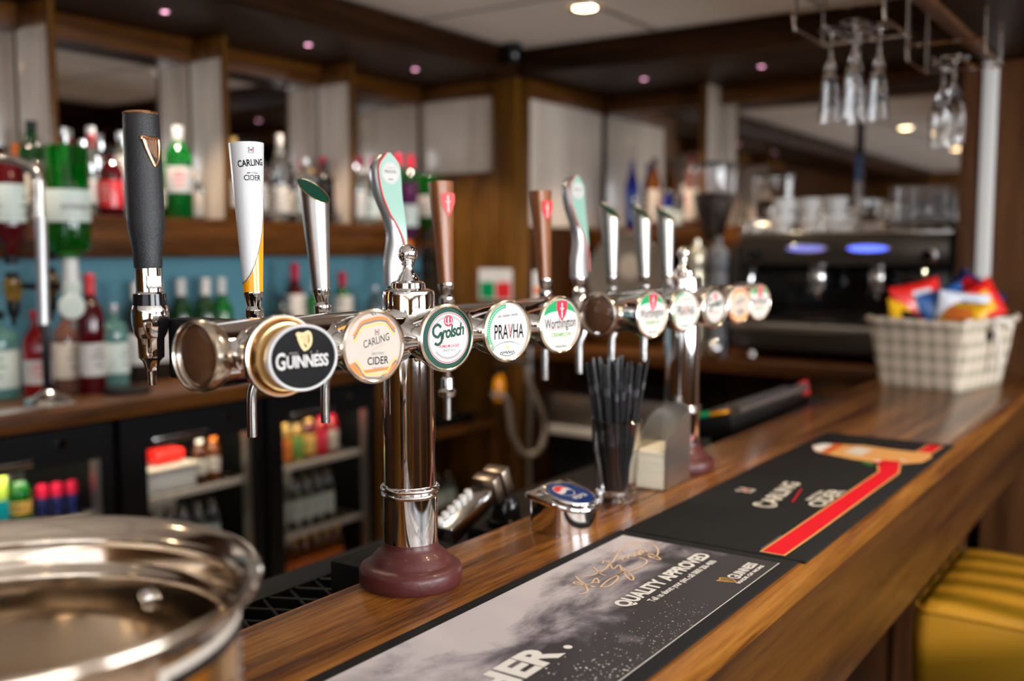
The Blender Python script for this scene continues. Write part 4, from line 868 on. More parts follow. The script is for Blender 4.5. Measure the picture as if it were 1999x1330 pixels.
# ---- basket of crisps at the far end
fabric_checks('gingham', (.66, .55, .44), (.25, .24, .17), 25, 25, 25, .34)
BX, BY, BR = -.602, 3.05, R(-12)
bk = thing('crisp_basket', 'rectangular cream checked cloth basket at the far end of the bar', 'basket', (BX, BY, TOP + .0005), BR)
def rrect(hx, hy, r, n=5):
    pts = []
    for cx_, cy_, a0 in ((hx - r, hy - r, 0), (-hx + r, hy - r, 90), (-hx + r, -hy + r, 180), (hx - r, -hy + r, 270)):
        for i in range(n + 1): a = R(a0 + 90 * i / n); pts.append((cx_ + r * math.cos(a), cy_ + r * math.sin(a)))
    return pts
b = MB(); K = 8; vs = []; fs = []; wav = random.Random(5)
lv = [(0, .118, .150), (.03, .122, .156), (.07, .127, .163), (.11, .131, .170), (.15, .136, .176), (.185, .140, .182), (.185, .132, .174), (.05, .120, .152), (.02, .112, .144)]
for z, hx, hy in lv:
    for i, (x, y) in enumerate(rrect(hx, hy, .025)): k_ = 1 + .006 * math.sin(i * 1.7 + z * 60); vs.append((x * k_, y * k_, z + (.004 * math.sin(i * .9) if z > .18 else 0)))
n = 24
for j in range(len(lv) - 1):
    for i in range(n): k = (i + 1) % n; fs.append((j * n + i, j * n + k, (j + 1) * n + k, (j + 1) * n + i))
fs += [tuple(reversed(range(n))), tuple((len(lv) - 1) * n + i for i in range(n))]
b.add(vs, fs, 'gingham').build('basket_body', bk, angle=60)
b = MB(); ring = [Vector((x, y, .186 + .005 * math.sin(i * .8))) for i, (x, y) in enumerate(rrect(.141, .183, .028, 6))]; ring.append(ring[0]); b.tube(ring, .0095, 'gingham', 10, cap=False, rr=[.0095 + .0015 * math.sin(i * 1.3) for i in range(len(ring))]); b.build('rolled_rim', bk, angle=80)
b = MB(); b.tube(smoothline([(.146, -.02, .188), (.158, .0, .192), (.172, .02, .178), (.176, .025, .165)], 4), .009, 'cream', 8); b.tube(smoothline([(.148, -.01, .188), (.156, -.008, .13), (.160, -.005, .07), (.158, .0, .045)], 4), .007, 'cream', 8); b.tube(smoothline([(.146, .0, .186), (.155, -.03, .182), (.163, -.05, .160)], 4), .007, 'cream', 8); b.build('ribbon_tie', bk, angle=80)
MB(T(.1385, -.02, .148)).lathe([(.020, -.002), (.020, .003), (.016, .003)], 'black', 20, RY(90), sx=.8).build('handle_hole', bk)
mat('foil_red', (.80, .02, .015), .28, coat=.5); mat('foil_yellow', (.85, .45, .01), .3, coat=.5); mat('foil_navy', (.01, .015, .10), .28, coat=.5); mat('foil_blue', (.02, .12, .38), .28, coat=.5); mat('foil_white', (.7, .72, .8), .3, coat=.5)
def crisp(loc, rot, c1, c2, lab, w_=.15, h_=.19):
    w_ *= .88; h_ *= .88
    t = thing('crisp_packet', lab, 'crisp packet', loc, rot=rot, group=None)
    n_ = 14; vs = []; fs = []
    for sgn in (1, -1):
        for i in range(n_ + 1):
            for j in range(n_ + 1):
                u = i / n_ * 2 - 1; v = j / n_ * 2 - 1; bul = (1 - u * u) ** .5 * (1 - v * v) ** .6
                wr = .0025 * math.sin(u * 19 + v * 7) * (1 - bul * .6) if bul > 0 else 0
                vs.append((u * w_ / 2 * (1 - .06 * (1 - abs(v))), v * h_ / 2, sgn * (bul * .024 + .0006) + wr))
    m_ = (n_ + 1) ** 2
    for s_ in range(2):
        for i in range(n_):
            for j in range(n_):
                a = s_ * m_ + i * (n_ + 1) + j; q = (a, a + n_ + 1, a + n_ + 2, a + 1); fs.append(q if s_ == 0 else tuple(reversed(q)))
    for i in range(n_):
        for (a, c) in (((i * (n_ + 1)), ((i + 1) * (n_ + 1))), ((i * (n_ + 1) + n_), ((i + 1) * (n_ + 1) + n_))): fs.append((a, c, c + m_, a + m_))
        a, c = i, i + 1; fs.append((a, c, c + m_, a + m_)); a, c = n_ * (n_ + 1) + i, n_ * (n_ + 1) + i + 1; fs.append((a, c, c + m_, a + m_))
    b = MB().add(vs, fs, c1); b.build('foil_bag', t, angle=60)
    pb = MB()
    for sgn in (1, -1):
        V = []; F = []
        for i in range(9):
            for j in range(5):
                u = (i / 8 - .5) * 1.1; v = (j / 4 - .5) * .75 + .1; bul = (1 - u * u) ** .5 * (1 - v * v) ** .6; V.append((u * w_ / 2, v * h_ / 2, sgn * (bul * .024 + .0018)))
        for i in range(8):
            for j in range(4): a = i * 5 + j; F.append((a, a + 5, a + 6, a + 1))
        pb.add(V, F, c2)
    pb.build('printed_label', t)
    return t
ZB = TOP + .125
crisp((-.690, 2.985, ZB + .045), (R(70), R(10), R(60)), 'foil_yellow', 'print_black', 'yellow crisp packet at the near left end of the basket', .13, .16)
crisp((-.668, 3.035, ZB + .110), (R(60), R(75), R(10)), 'foil_red', 'foil_white', 'red crisp packet standing left of the blue one', .13, .17)
crisp((-.600, 3.055, ZB + .098), (R(55), R(70), R(10)), 'foil_blue', 'foil_navy', 'blue crisp packet in the middle of the basket', .12, .17)
crisp((-.548, 3.045, ZB + .095), (R(70), R(96), R(18)), 'foil_white', 'foil_blue', 'white and blue crisp packet between blue and red ones', .10, .17)
crisp((-.520, 3.085, ZB + .100), (R(62), R(62), R(20)), 'foil_red', 'foil_yellow', 'large red crisp packet at the right of the basket', .13, .18)
crisp((-.545, 3.000, ZB + .066), (R(66), R(3), R(-10)), 'foil_yellow', 'print_orange', 'yellow crisp packet at the near right of the basket', .15, .12)
crisp((-.545, 3.150, ZB + .130), (R(48), R(35), R(-5)), 'foil_navy', 'foil_red', 'navy and red crisp packet on top of the heap', .17, .13)
# ---- bar stools
def stool_material():
    m = bpy.data.materials.new('striped_gold'); m.use_nodes = True; MATS['striped_gold'] = m; nt = m.node_tree; N = nt.nodes; L = nt.links; b = N['Principled BSDF']; b.inputs['Roughness'].default_value = .42; b.inputs['Specular IOR Level'].default_value = .3
    tc = N.new('ShaderNodeTexCoord'); wv = N.new('ShaderNodeTexWave'); wv.bands_direction = 'Y'; wv.inputs['Scale'].default_value = 3.6; wv.inputs['Distortion'].default_value = .5; wv.inputs['Detail'].default_value = 2
    mp = N.new('ShaderNodeMapping'); mp.inputs['Rotation'].default_value = (R(25), 0, R(8)); L.new(tc.outputs['Object'], mp.inputs[0]); L.new(mp.outputs[0], wv.inputs[0])
    cr = N.new('ShaderNodeValToRGB'); e = cr.color_ramp.elements; e[0].position = .1; e[0].color = (.20, .110, .003, 1); e[1].position = .9; e[1].color = (.50, .25, .018, 1); L.new(wv.outputs['Fac'], cr.inputs[0]); L.new(cr.outputs[0], b.inputs['Base Color'])
stool_material()
def stool(x, y, lab):
    t = thing('bar_stool', lab, 'bar stool', (x, y, 0)); h = .235
    b = MB(); V = []; F = []; lv = [(.635, h * .95), (.65, h), (.735, h + .002), (.78, h), (.80, h - .004), (.813, h - .018), (.820, h - .06), (.826, h * .4), (.827, .01)]; n = 48
    for z, q in lv:
        for (px_, py_) in rrect(q, q, min(.035, q * .4), 11): V.append((px_, py_, z))
    for j in range(len(lv) - 1):
        for i in range(n): k = (i + 1) % n; F.append((j * n + i, j * n + k, (j + 1) * n + k, (j + 1) * n + i))
    F += [tuple(reversed(range(n))), tuple((len(lv) - 1) * n + i for i in range(n))]
    b.add(V, F, 'striped_gold').build('seat_cushion', t, angle=70)
    pr = [Vector((px_, py_, .803)) for px_, py_ in rrect(h - .002, h - .002, .034, 8)]; pr.append(pr[0]); MB().tube(pr, .0035, 'striped_gold', 8, cap=False).build('piping', t, angle=80)
    MB().box((-.215, -.215, .60), (.215, .215, .634), 'wood_dark_y').build('seat_frame', t, bevel=.004)
    for sx_ in (-1, 1):
        for sy_ in (-1, 1): MB().tube([(sx_ * .22, sy_ * .22, .001), (sx_ * .19, sy_ * .19, .61)], .02, 'wood_dark_z', 12).build('leg', t)
    for s_ in (-1, 1): MB().tube([(-.205, s_ * .207, .26), (.205, s_ * .207, .26)], .011, 'chrome', 10).build('foot_rail', t); MB().tube([(s_ * .207, -.205, .26), (s_ * .207, .205, .26)], .011, 'chrome', 10).build('foot_rail', t)
stool(-.188, 2.19, 'gold striped square bar stool below the far end of the bar')
stool(-.075, 1.36, 'gold striped bar stool nearest the camera, only its edge in view')
# ================================================================ BOTTLES
def gm(name, col, tr=.75, rough=.04): return mat(name, col, rough, trans=tr, coat=.3)
gm('g_clear', (.60, .64, .63), .95); gm('g_green', (.01, .22, .03), .6); gm('g_dkgreen', (.006, .045, .012), .35); gm('g_amber', (.30, .09, .015), .6)
gm('g_black', (.012, .010, .010), .1); gm('g_red', (.45, .008, .012), .6); gm('g_dkred', (.12, .004, .008), .5); gm('g_blue', (.004, .02, .30), .55); gm('g_aqua', (.38, .74, .66), .85)
gm('g_brown', (.10, .03, .01), .4); gm('g_gold', (.62, .36, .06), .7); gm('g_pink', (.50, .22, .16), .7); gm('g_bright', (.0, .22, .01), .85); gm('g_violet', (.10, .02, .10), .5)
KIND = {  # (radius, z) profiles of a 1 m tall bottle scaled by height; radius scaled by width
 'wine':   [(0, 0), (.92, 0), (1, .015), (1, .60), (.93, .68), (.70, .74), (.45, .79), (.38, .83), (.36, .97), (.36, .985), (0, .985)],
 'spirit': [(0, 0), (.93, 0), (1, .012), (1, .58), (.96, .65), (.80, .71), (.48, .76), (.36, .80), (.34, .93), (0, .93)],
 'square': [(0, 0), (.97, 0), (1, .012), (1, .66), (.94, .71), (.60, .745), (.36, .77), (.34, .93), (0, .93)],
 'gin':    [(0, 0), (.95, 0), (1, .02), (1, .60), (.97, .67), (.80, .71), (.42, .73), (.33, .76), (.32, .92), (0, .92)],
 'slim':   [(0, 0), (.92, 0), (1, .012), (1, .55), (.90, .64), (.62, .73), (.42, .80), (.36, .86), (.35, .94), (0, .94)],
 'juice':  [(0, 0), (.9, 0), (1, .02), (1, .58), (.92, .68), (.62, .78), (.46, .84), (.44, .90), (0, .90)]}
CACHE = {}
def shared(key, fn):
    if key not in CACHE: CACHE[key] = fn()
    return CACHE[key]
def bottle(x, y, z, kind, h, r, glass, cap, lab, lcol='cream', l0=.12, l1=.42, cap_h=.10, foil=None, inv=False, group=None, rz=0., mark='print_grey', name='bottle', cat='bottle'):
    t = thing(name, lab, cat, (x, y, z), rz if not inv else 0, group)
    if inv: t.rotation_euler = (R(180), 0, rz)
    def mk(nm, key, fn):
        if key in CACHE: o = bpy.data.objects.new(nm, CACHE[key]); COL.objects.link(o); o.parent = t
        else:
            b = fn(); o = b.build(nm, t, angle=45); CACHE[key] = o.data
        return o
    pf = KIND[kind]; nk = pf[-2][0] * r; top = pf[-1][1] * h
    mk('bottle_glass', ('g', kind, h, r, glass), lambda: MB().lathe([(a * r, c * h) for a, c in pf], glass, 24))
    mk('cap', ('c', kind, h, r, cap, cap_h), lambda: MB().lathe([(nk * 1.12, top - cap_h * h * .75), (nk * 1.15, top - cap_h * h * .7), (nk * 1.15, top + h * .008), (0, top + h * .012)], cap, 18))
    if lcol:
        def lb():
            b = MB().lathe([(r * 1.012, l0 * h), (r * 1.016, l0 * h + .001), (r * 1.016, l1 * h - .001), (r * 1.012, l1 * h)], lcol, 24, cap=False)
            if mark:
                for q, f_ in ((.30, .5), (.55, .9), (.75, .6)):
                    zz = h * (l0 + (l1 - l0) * q)
                    for k in range(3):
                        a0 = -math.pi / 2 + .9 + k * 2.09; n_ = 6; V = []
                        for i in range(n_ + 1):
                            a = a0 + (i / n_ - .5) * f_ * 1.1; V += [(r * 1.02 * math.cos(a), r * 1.02 * math.sin(a), zz), (r * 1.02 * math.cos(a), r * 1.02 * math.sin(a), zz + h * .022)]
                        b.add(V, [(2 * i, 2 * i + 2, 2 * i + 3, 2 * i + 1) for i in range(n_)], mark)
            return b
        mk('label', ('l', kind, h, r, lcol, l0, l1, mark), lb)
    if foil: mk('neck_foil', ('f', kind, h, r, foil), lambda: MB().lathe([(nk * 1.08, top - .22 * h), (nk * 1.10, top - .215 * h), (nk * 1.10, top - .02 * h), (0, top - .005 * h)], foil, 18))
    return t
Z1 = 1.5805
G1 = None
S = [ # y, kind, h, r, glass, cap, label colour, l0, l1, foil, mark, text
 (1.455, 'spirit', .185, .033, 'g_brown', 'black', 'cream', .1, .45, None, 'print_grey', 'small brown bottle with cream label at the far left of the shelf'),
 (1.502, 'square', .205, .030, 'g_brown', 'print_orange', 'cream', .15, .5, 'print_orange', 'print_grey', 'bottle with a copper orange cap left of the pale panel'),
 (1.545, 'wine', .250, .036, 'g_dkgreen', 'black', 'cream', .1, .42, None, 'print_grey', 'dark green bottle with a broad black cap on the left shelf'),
 (1.640, 'slim', .262, .030, 'g_clear', 'silver_paint', 'print_white', .12, .4, None, 'print_grey', 'clear slim bottle just right of the left wooden upright'),
 (1.700, 'spirit', .225, .031, 'g_clear', 'chrome_soft', 'print_white', .15, .45, None, 'print_red', 'shorter clear bottle with silver cap behind the tall green optic bottle'),
 (1.725, 'slim', .275, .031, 'g_clear', 'white', 'print_white', .12, .42, 'print_red', 'print_red', 'clear bottle with white cap and red neck band'),
 (1.785, 'spirit', .205, .034, 'g_dkred', 'black', 'print_red', .12, .5, None, 'print_white', 'short dark red bottle left of the stout tap handle'),
 (1.825, 'gin', .275, .036, 'g_clear', 'silver_paint', 'cream', .42, .66, None, 'print_grey', 'tall clear bottle with cream shoulder label, left of the stout tap handle'),
 (1.885, 'square', .200, .036, 'g_blue', 'black', 'print_blue', .12, .5, None, 'print_white', 'dark blue squat bottle behind the stout tap handle'),
 (1.950, 'wine', .225, .034, 'g_green', 'black', 'cream', .15, .4, None, 'print_grey', 'green bottle mostly hidden by the stout tap handle'),
 (2.018, 'spirit', .300, .042, 'g_green', 'white', 'print_white', .26, .52, 'print_white', 'print_red', 'large green bottle with white cap and red and white label'),
 (2.082, 'square', .160, .030, 'g_clear', 'print_gold', 'print_cream', .06, .55, None, 'print_gold', 'small pale bottle with a gold foot beside the large green one'),
 (2.240, 'spirit', .285, .032, 'g_amber', 'print_gold', 'cream', .15, .45, 'print_gold', 'print_grey', 'bottle with a golden neck behind the white tap handle'),
 (2.292, 'spirit', .275, .032, 'g_dkred', 'print_crimson', 'cream', .15, .45, 'print_crimson', 'print_grey', 'bottle with a crimson neck behind the white tap handle'),
 (2.345, 'slim', .265, .028, 'g_clear', 'silver_paint', 'print_white', .15, .45, None, 'print_grey', 'clear bottle with a grey cap right of the white tap handle'),
 (2.395, 'gin', .215, .033, 'g_brown', 'black', 'print_white', .12, .5, None, 'print_red', 'dark bottle with white label right of the white tap handle'),
 (2.445, 'slim', .312, .029, 'g_clear', 'offwhite', 'cream', .1, .38, 'offwhite', 'print_grey', 'tallest clear bottle with a cream neck on the middle shelf'),
 (2.500, 'square', .225, .034, 'g_black', 'black', 'print_cream', .14, .48, None, 'print_gold', 'black square bottle with cream label left of the grey tap handle'),
 (2.562, 'gin', .240, .038, 'g_clear', 'silver_paint', 'print_palegrey', .15, .45, None, 'print_grey', 'round clear bottle with silver stopper above the grey tap handle'),
 (2.615, 'spirit', .210, .032, 'g_clear', 'print_gold', 'print_white', .12, .4, None, 'print_orange', 'clear bottle with gold cap behind the grey tap handle'),
 (2.662, 'square', .235, .033, 'g_black', 'black', 'print_black', .12, .5, None, 'print_cream', 'black bottle with black cap just right of the grey tap handle'),
 (2.708, 'spirit', .262, .033, 'g_amber', 'print_crimson', 'cream', .08, .55, 'print_crimson', 'print_red', 'bottle with crimson cap and cream label beside the last pale upright'),
 (2.790, 'gin', .240, .034, 'g_clear', 'chrome_soft', 'print_white', .1, .5, None, 'print_red', 'clear bottle with white label left of the curved silver handle'),
 (2.850, 'spirit', .232, .033, 'g_clear', 'offwhite', 'cream', .1, .45, None, 'print_red', 'pale bottle with off-white cap left of the curved silver handle'),
 (2.905, 'square', .225, .033, 'g_clear', 'silver_paint', 'print_palegrey', .12, .42, None, 'print_grey', 'clear square bottle partly behind the curved silver handle'),
 (2.960, 'slim', .220, .032, 'g_gold', 'print_gold', 'cream', .12, .42, None, 'print_grey', 'golden bottle hidden behind the curved silver handle')]
YS = [e[0] * (-2.622 if i % 2 == 0 else -2.697) / -2.66 for i, e in enumerate(S)]
for _ in range(60):
    for i in range(len(S)):
        for j in range(i + 1, len(S)):
            dx = .075 if (i + j) % 2 else 0; need = S[i][3] + S[j][3] + .003
            if dx >= need: continue
            gap = (need * need - dx * dx) ** .5; d_ = YS[j] - YS[i]
            if d_ < gap: YS[i] -= (gap - d_) / 2; YS[j] += (gap - d_) / 2
        for dv in divs:
            d_ = YS[i] - dv; m_ = S[i][3] + .0125
            if abs(d_) < m_: YS[i] = dv + m_ * (1 if S[i][0] * 1.0 > dv - .0 else -1)
for i_, (y, kd, h, r, gl_, cp, lc, l0, l1, fo, mk_, tx) in enumerate(S):
    bottle(-2.622 if i_ % 2 == 0 else -2.697, YS[i_], Z1, kd, h, r, gl_, cp, tx, lc, l0, l1, foil=fo, mark=mk_, rz=.3 * y * 7)
Z2 = 1.0905
C = [ # x, y, kind, h, r, glass, cap, label, l0,l1, foil, mark, text
 (-2.605, 1.400, 'gin', .250, .046, 'g_aqua', 'black', 'print_palegrey', .12, .52, None, 'print_lime', 'wide pale aqua bottle at the far left of the worktop'),
 (-2.515, 1.452, 'wine', .235, .035, 'g_red', 'print_red', 'print_white', .18, .45, None, 'print_red', 'bright red bottle with white oval label on the worktop'),
 (-2.60, 1.590, 'spirit', .245, .038, 'g_pink', 'black', 'cream', .15, .55, None, 'print_grey', 'pinkish brown bottle with cream label right of the dark pole'),
 (-2.50, 1.600, 'wine', .330, .036, 'g_dkred', 'red_plastic', 'print_white', .15, .42, 'red_plastic', 'print_grey', 'tall dark red bottle with a bright red cap and round white label'),
 (-2.56, 1.712, 'gin', .255, .037, 'g_aqua', 'silver_paint', 'print_palegrey', .16, .50, None, 'print_grey', 'clear aqua bottle left of the stout tap'),
 (-2.60, 1.815, 'wine', .300, .0375, 'g_black', 'offwhite', 'print_white', .18, .48, 'offwhite', 'print_grey', 'dark wine bottle with white label just left of the stout tap'),
 (-2.62, 1.900, 'wine', .300, .0375, 'g_black', 'offwhite', 'print_white', .18, .48, 'offwhite', 'print_grey', 'dark wine bottle hidden behind the stout tap'),
 (-2.62, 1.988, 'wine', .305, .0375, 'g_dkgreen', 'offwhite', 'print_white', .16, .46, 'offwhite', 'print_grey', 'white capped wine bottle, first right of the stout tap'),
 (-2.60, 2.066, 'wine', .305, .0375, 'g_dkgreen', 'offwhite', 'print_white', .16, .46, 'offwhite', 'print_grey', 'white capped wine bottle, second right of the stout tap'),
 (-2.62, 2.145, 'wine', .305, .0375, 'g_green', 'offwhite', 'print_white', .16, .46, 'offwhite', 'print_grey', 'bright green wine bottle with white cap left of the white tap handle'),
 (-2.62, 2.465, 'wine', .350, .0375, 'g_dkred', 'print_crimson', 'cream', .45, .68, 'print_crimson', 'print_grey', 'tall wine bottle with dark crimson cap left of the grey tap handle'),
 (-2.60, 2.545, 'wine', .300, .0375, 'g_green', 'offwhite', 'print_white', .16, .46, 'offwhite', 'print_grey', 'green wine bottle with white cap left of the grey tap handle'),
 (-2.62, 2.700, 'wine', .305, .0375, 'g_green', 'print_crimson', 'cream', .5, .70, 'print_crimson', 'print_grey', 'green wine bottle with crimson cap right of the grey tap handle'),
 (-2.60, 2.385, 'square', .250, .036, 'g_black', 'black', 'cream', .2, .5, None, 'print_grey', 'dark square bottle left of the crimson capped wine'),
 (-2.62, 2.880, 'spirit', .260, .038, 'g_clear', 'silver_paint', 'cream', .2, .55, None, 'print_grey', 'pale bottle under the shelf beside the curved silver handle'),
 (-2.60, 3.010, 'spirit', .255, .038, 'g_gold', 'black', 'cream', .15, .5, None, 'print_grey', 'golden bottle under the corner optics'),
 (-2.62, 3.120, 'wine', .300, .0375, 'g_dkgreen', 'black', 'cream', .2, .5, None, 'print_grey', 'dark green bottle in the corner below the optics')]
for (x, y, kd, h, r, gl_, cp, lc, l0, l1, fo, mk_, tx) in C: bottle(x, y, 1.1005 if y > 2.56 else Z2, kd, h, r, gl_, cp, tx, lc, l0, l1, foil=fo, mark=mk_, rz=y * 3)
co = MB().lathe([(0, 0), (.062, 0), (.066, .003), (.066, .009), (.062, .012), (0, .012)], 'print_black', 40).build('coaster', loc=(-2.43, 1.655, Z2)); tag(co, 'flat dark round coaster lying on the worktop in front of the aqua bottle', 'coaster')
# right shelf bottles
Rr_ = [(-2.073, 'slim', .312, .030, 'g_blue', 'print_blue', 'print_blue', .1, .5, None, 'print_palegrey', 'cobalt blue bottle on the end wall shelf'),
 (-1.966, 'slim', .315, .031, 'g_amber', 'black', 'print_cream', .08, .52, None, 'print_red', 'brown bottle with pale pink label right of the blue one'),
 (-1.900, 'spirit', .170, .025, 'g_blue', 'chrome_soft', 'print_palegrey', .1, .5, None, 'print_blue', 'small blue and silver bottle between brown and clear ones'),
 (-1.850, 'spirit', .150, .023, 'g_clear', 'chrome_soft', 'print_palegrey', .1, .45, None, 'print_grey', 'small clear bottle left of the grinder'),
 (-1.790, 'spirit', .320, .030, 'g_pink', 'print_crimson', 'cream', .1, .5, 'print_cream', 'print_red', 'bottle with pink cap behind the coffee grinder')]
for (x, kd, h, r, gl_, cp, lc, l0, l1, fo, mk_, tx) in Rr_: bottle(x, 3.945, 1.5785, kd, h, r, gl_, cp, tx, lc, l0, l1, foil=fo, mark=mk_, rz=x * 3)
# ---- optics
def optic(t, z=0., col='black', disc_=True):
    b = MB(); b.lathe([(.0, -.155), (.006, -.155), (.007, -.135), (.012, -.130), (.016, -.115), (.016, -.085), (.010, -.075), (.012, -.055), (.015, -.05), (.015, -.018), (0, -.018)], col, 18); return b.build('measure', t)
st = thing('optic_stand', 'dark metal optic stand holding upturned spirit bottles on the left worktop', 'optic stand', (-2.415, 1.418, Z2))
b = MB(); b.lathe([(0, 0), (.056, 0), (.058, .004), (.054, .014), (.03, .022), (.018, .030), (.013, .034), (0, .034)], 'chrome_soft', 36); b.build('base', st)
b = MB(); b.tube([(0, 0, .03), (0, 0, .40)], .011, 'black_gloss', 16); b.lathe([(.014, .40), (.016, .41), (.010, .425), (0, .43)], 'chrome_soft', 16); b.build('pole', st)
for a in (28, 118, 208, 298):
    c_, s_ = math.cos(R(a)), math.sin(R(a)); MB().tube([(0, 0, .30), (.055 * c_, .055 * s_, .30)], .008, 'black_gloss', 8).build('arm', st)
op = thing('optic', 'optic measure with a round pale dial under the large upturned green bottle', 'optic', (-2.362, 1.462, 1.435)); optic(op, col='chrome_soft')
MB(T(.028, -.018, -.095) @ RZ(-32) @ RY(90)).lathe([(.0, -.006), (.029, -.006), (.0315, -.002), (.029, .002), (.022, .003), (0, .003)], 'print_palegrey', 32).build('dial', op)
MB(T(0, 0, -.07)).lathe([(.02, 0), (.024, .006), (.024, .03), (.018, .036)], 'print_palegrey', 24).build('collar', op)
bottle(-2.362, 1.462, 1.742, 'square', .365, .052, 'g_bright', 'white', 'large upturned green gin bottle with a cream label on the optic stand', 'print_palegrey',   .30, .52, cap_h=.10, foil='white', inv=True, mark=None)
bl = MB(frame((-2.362 + .0535 * NB[0], 1.462 + .0535 * NB[1], 1.742 - .365 * .42), UB, (0, 0, 1))); bl2 = MB(bl.M); scrib(bl2, -.035, .035, 0, .016, .0022, 'print_grey', .0008, 16, 6)
bl2.v = [tuple(Vector(v) - Vector((-2.362, 1.462, 1.742))) for v in bl2.v]; sc = bl2.build('script_label', [o for o in COL.objects if o.get('label', '').startswith('large upturned green gin')][0]); sc.parent = [o for o in COL.objects if o.get('label', '').startswith('large upturned green gin')][0]; sc.matrix_parent_inverse = Euler((R(180), 0, 0)).to_matrix().to_4x4().inverted()
for (x, y, zt, gl_, lc, tx, tx2) in ((-2.475, 1.372, 1.70, 'g_dkred', 'print_palegrey', 'upturned dark red spirit bottle at the left frame edge', 'optic measure with amber body under the upturned dark red bottle'),
                                (-2.470, 1.470, 1.71, 'g_clear', 'cream', 'upturned clear bottle behind the large green one on the stand', 'optic measure behind the dark pole'),):
    bottle(x, y, zt, 'spirit', .270, .040, gl_, 'black', tx, lc, .2, .55, inv=True, mark='print_grey')
    o = thing('optic', tx2, 'optic', (x, y, zt - .255)); optic(o); MB(T(0, 0, -.07)).lathe([(.012, -.035), (.022, 0), (.022, .03), (.016, .036)], 'g_gold', 20).build('collar', o)
# corner optics on the wall right of the curved handle
for (y, zt, kd, h, r, gl_, cp, lc, tx) in ((2.955, 1.735, 'spirit', .27, .040, 'g_violet', 'print_orange', 'print_palegrey', 'upturned dark violet bottle with orange neck right of the curved silver handle'),
                                (3.075, 1.775, 'spirit', .27, .042, 'g_bright', 'black', 'print_cream', 'upturned bright green bottle left of the brown tap handle')):
    bottle(-2.515, y, zt, kd, h, r, gl_, cp, tx, lc, .3, .6, inv=True, mark='print_grey', foil=cp)
    o = thing('optic', 'optic measure under the ' + ('violet' if y < 3 else 'bright green') + ' upturned bottle in the corner', 'optic', (-2.515, y, zt - .256)); optic(o)
    MB().box((-.062, -.012, -.055), (-.016, .012, -.03), 'chrome_soft').build('wall_bracket', o)
bottle(-2.655, 3.060, Z1, 'wine', .285, .036, 'g_dkgreen', 'print_crimson', 'dark bottle with crimson cap, left one of the corner pair', 'cream', .1, .4, foil='print_crimson')
bottle(-2.655, 3.140, Z1, 'wine', .285, .036, 'g_dkgreen', 'print_crimson', 'dark bottle with crimson cap, right one of the corner pair', 'cream', .1, .4, foil='print_crimson')
# ---- fridge contents
def carton(x, y, z, w_, d, h, m1, m2, lab, m3=None):
    t = thing('carton', lab, 'carton', (x, y, z)); MB().box((-d / 2, -w_ / 2, 0), (d / 2, w_ / 2, h), m1).build('box', t, bevel=.003)
    MB().box((-d / 2 - .0006, -w_ / 2 - .0006, h * .12), (d / 2 + .0008, w_ / 2 + .0006, h * .55), m2).build('printed_band', t); return t
mat('teal', (.0, .35, .42), .4); mat('lime_box', (.45, .62, .08), .4)
fz = .7935
bottle(-2.43, 1.125, fz, 'juice', .135, .030, 'g_green', 'black', 'green bottle in the left fridge at the frame edge', 'print_white', .2, .55, mark='print_lime')
bottle(-2.43, 1.195, fz, 'juice', .140, .030, 'g_bright', 'white', 'green bottle with yellow label left of the teal carton', 'print_gold', .1, .4, mark='print_white')
carton(-2.425, 1.268, fz, .055, .05, .135, 'lime_box', 'teal', 'lime and teal carton in the left fridge')
bottle(-2.43, 1.338, fz, 'juice', .135, .030, 'g_green', 'black', 'green bottle with yellow label right of the teal carton', 'print_gold', .2, .45, mark='print_darkgreen')
for i, (y, tx) in enumerate(((1.400, 'navy can with red top right of the green bottles'), (1.436, 'navy can with red top in the middle of three'), (1.472, 'navy can beside the left fridge door strip'))):
    t = thing('drinks_can', tx, 'can', (-2.43 + .01 * i, y, fz)); MB().lathe([(.011, 0), (.0155, .006), (.0155, .078), (.012, .085)], 'foil_navy', 20).build('can_body', t); MB().lathe([(.0158, .055), (.0158, .078), (.0125, .0865), (0, .0855)], 'print_crimson', 20).build('can_top', t)
tb = thing('food_tub', 'white plastic tub with a yellowish lid in the middle fridge', 'tub', (-2.47, 1.755, fz))
MB().box((-.075, -.100, 0), (.075, .100, .058), 'white').build('tub_body', tb, bevel=.008); MB().box((-.080, -.106, .058), (.080, .106, .075), 'print_cream').build('lid', tb, bevel=.006)
rp = MB().box((-.05, -.05, 0), (.05, .05, .042), 'foil_red').build('food_packet', loc=(-2.46, 1.78, fz + .0756), bevel=.012); tag(rp, 'red packet lying on the tub in the middle fridge', 'packet')
for i, (y, gl_, cp, tx) in enumerate(((1.885, 'g_brown', 'offwhite', 'small brown bottle with pale cap right of the tub'), (1.935, 'g_amber', 'print_orange', 'small amber bottle by the middle fridge door strip'))): bottle(-2.42, y, fz, 'juice', .145, .021, gl_, cp, tx, 'cream', .2, .5)
for i, (y, gl_, cp, lc, tx) in enumerate(((2.160, 'g_gold', 'print_gold', 'print_gold', 'yellow juice bottle at the left of the right fridge'), (2.215, 'g_gold', 'print_gold', 'print_orange', 'yellow and orange juice bottle second in the right fridge'), (2.270, 'g_gold', 'black', 'print_lime', 'yellow green juice bottle third in the right fridge'),
   (2.325, 'g_dkred', 'print_gold', 'print_gold', 'dark red juice bottle with yellow label in the right fridge'), (2.380, 'g_red', 'print_crimson', 'print_crimson', 'red juice bottle fifth in the right fridge'), (2.432, 'g_red', 'print_crimson', 'print_cream', 'red juice bottle beside the right fridge door strip'))):
    bottle(-2.42, y, fz, 'juice', .148, .0245, gl_, cp, tx, lc, .1, .55)
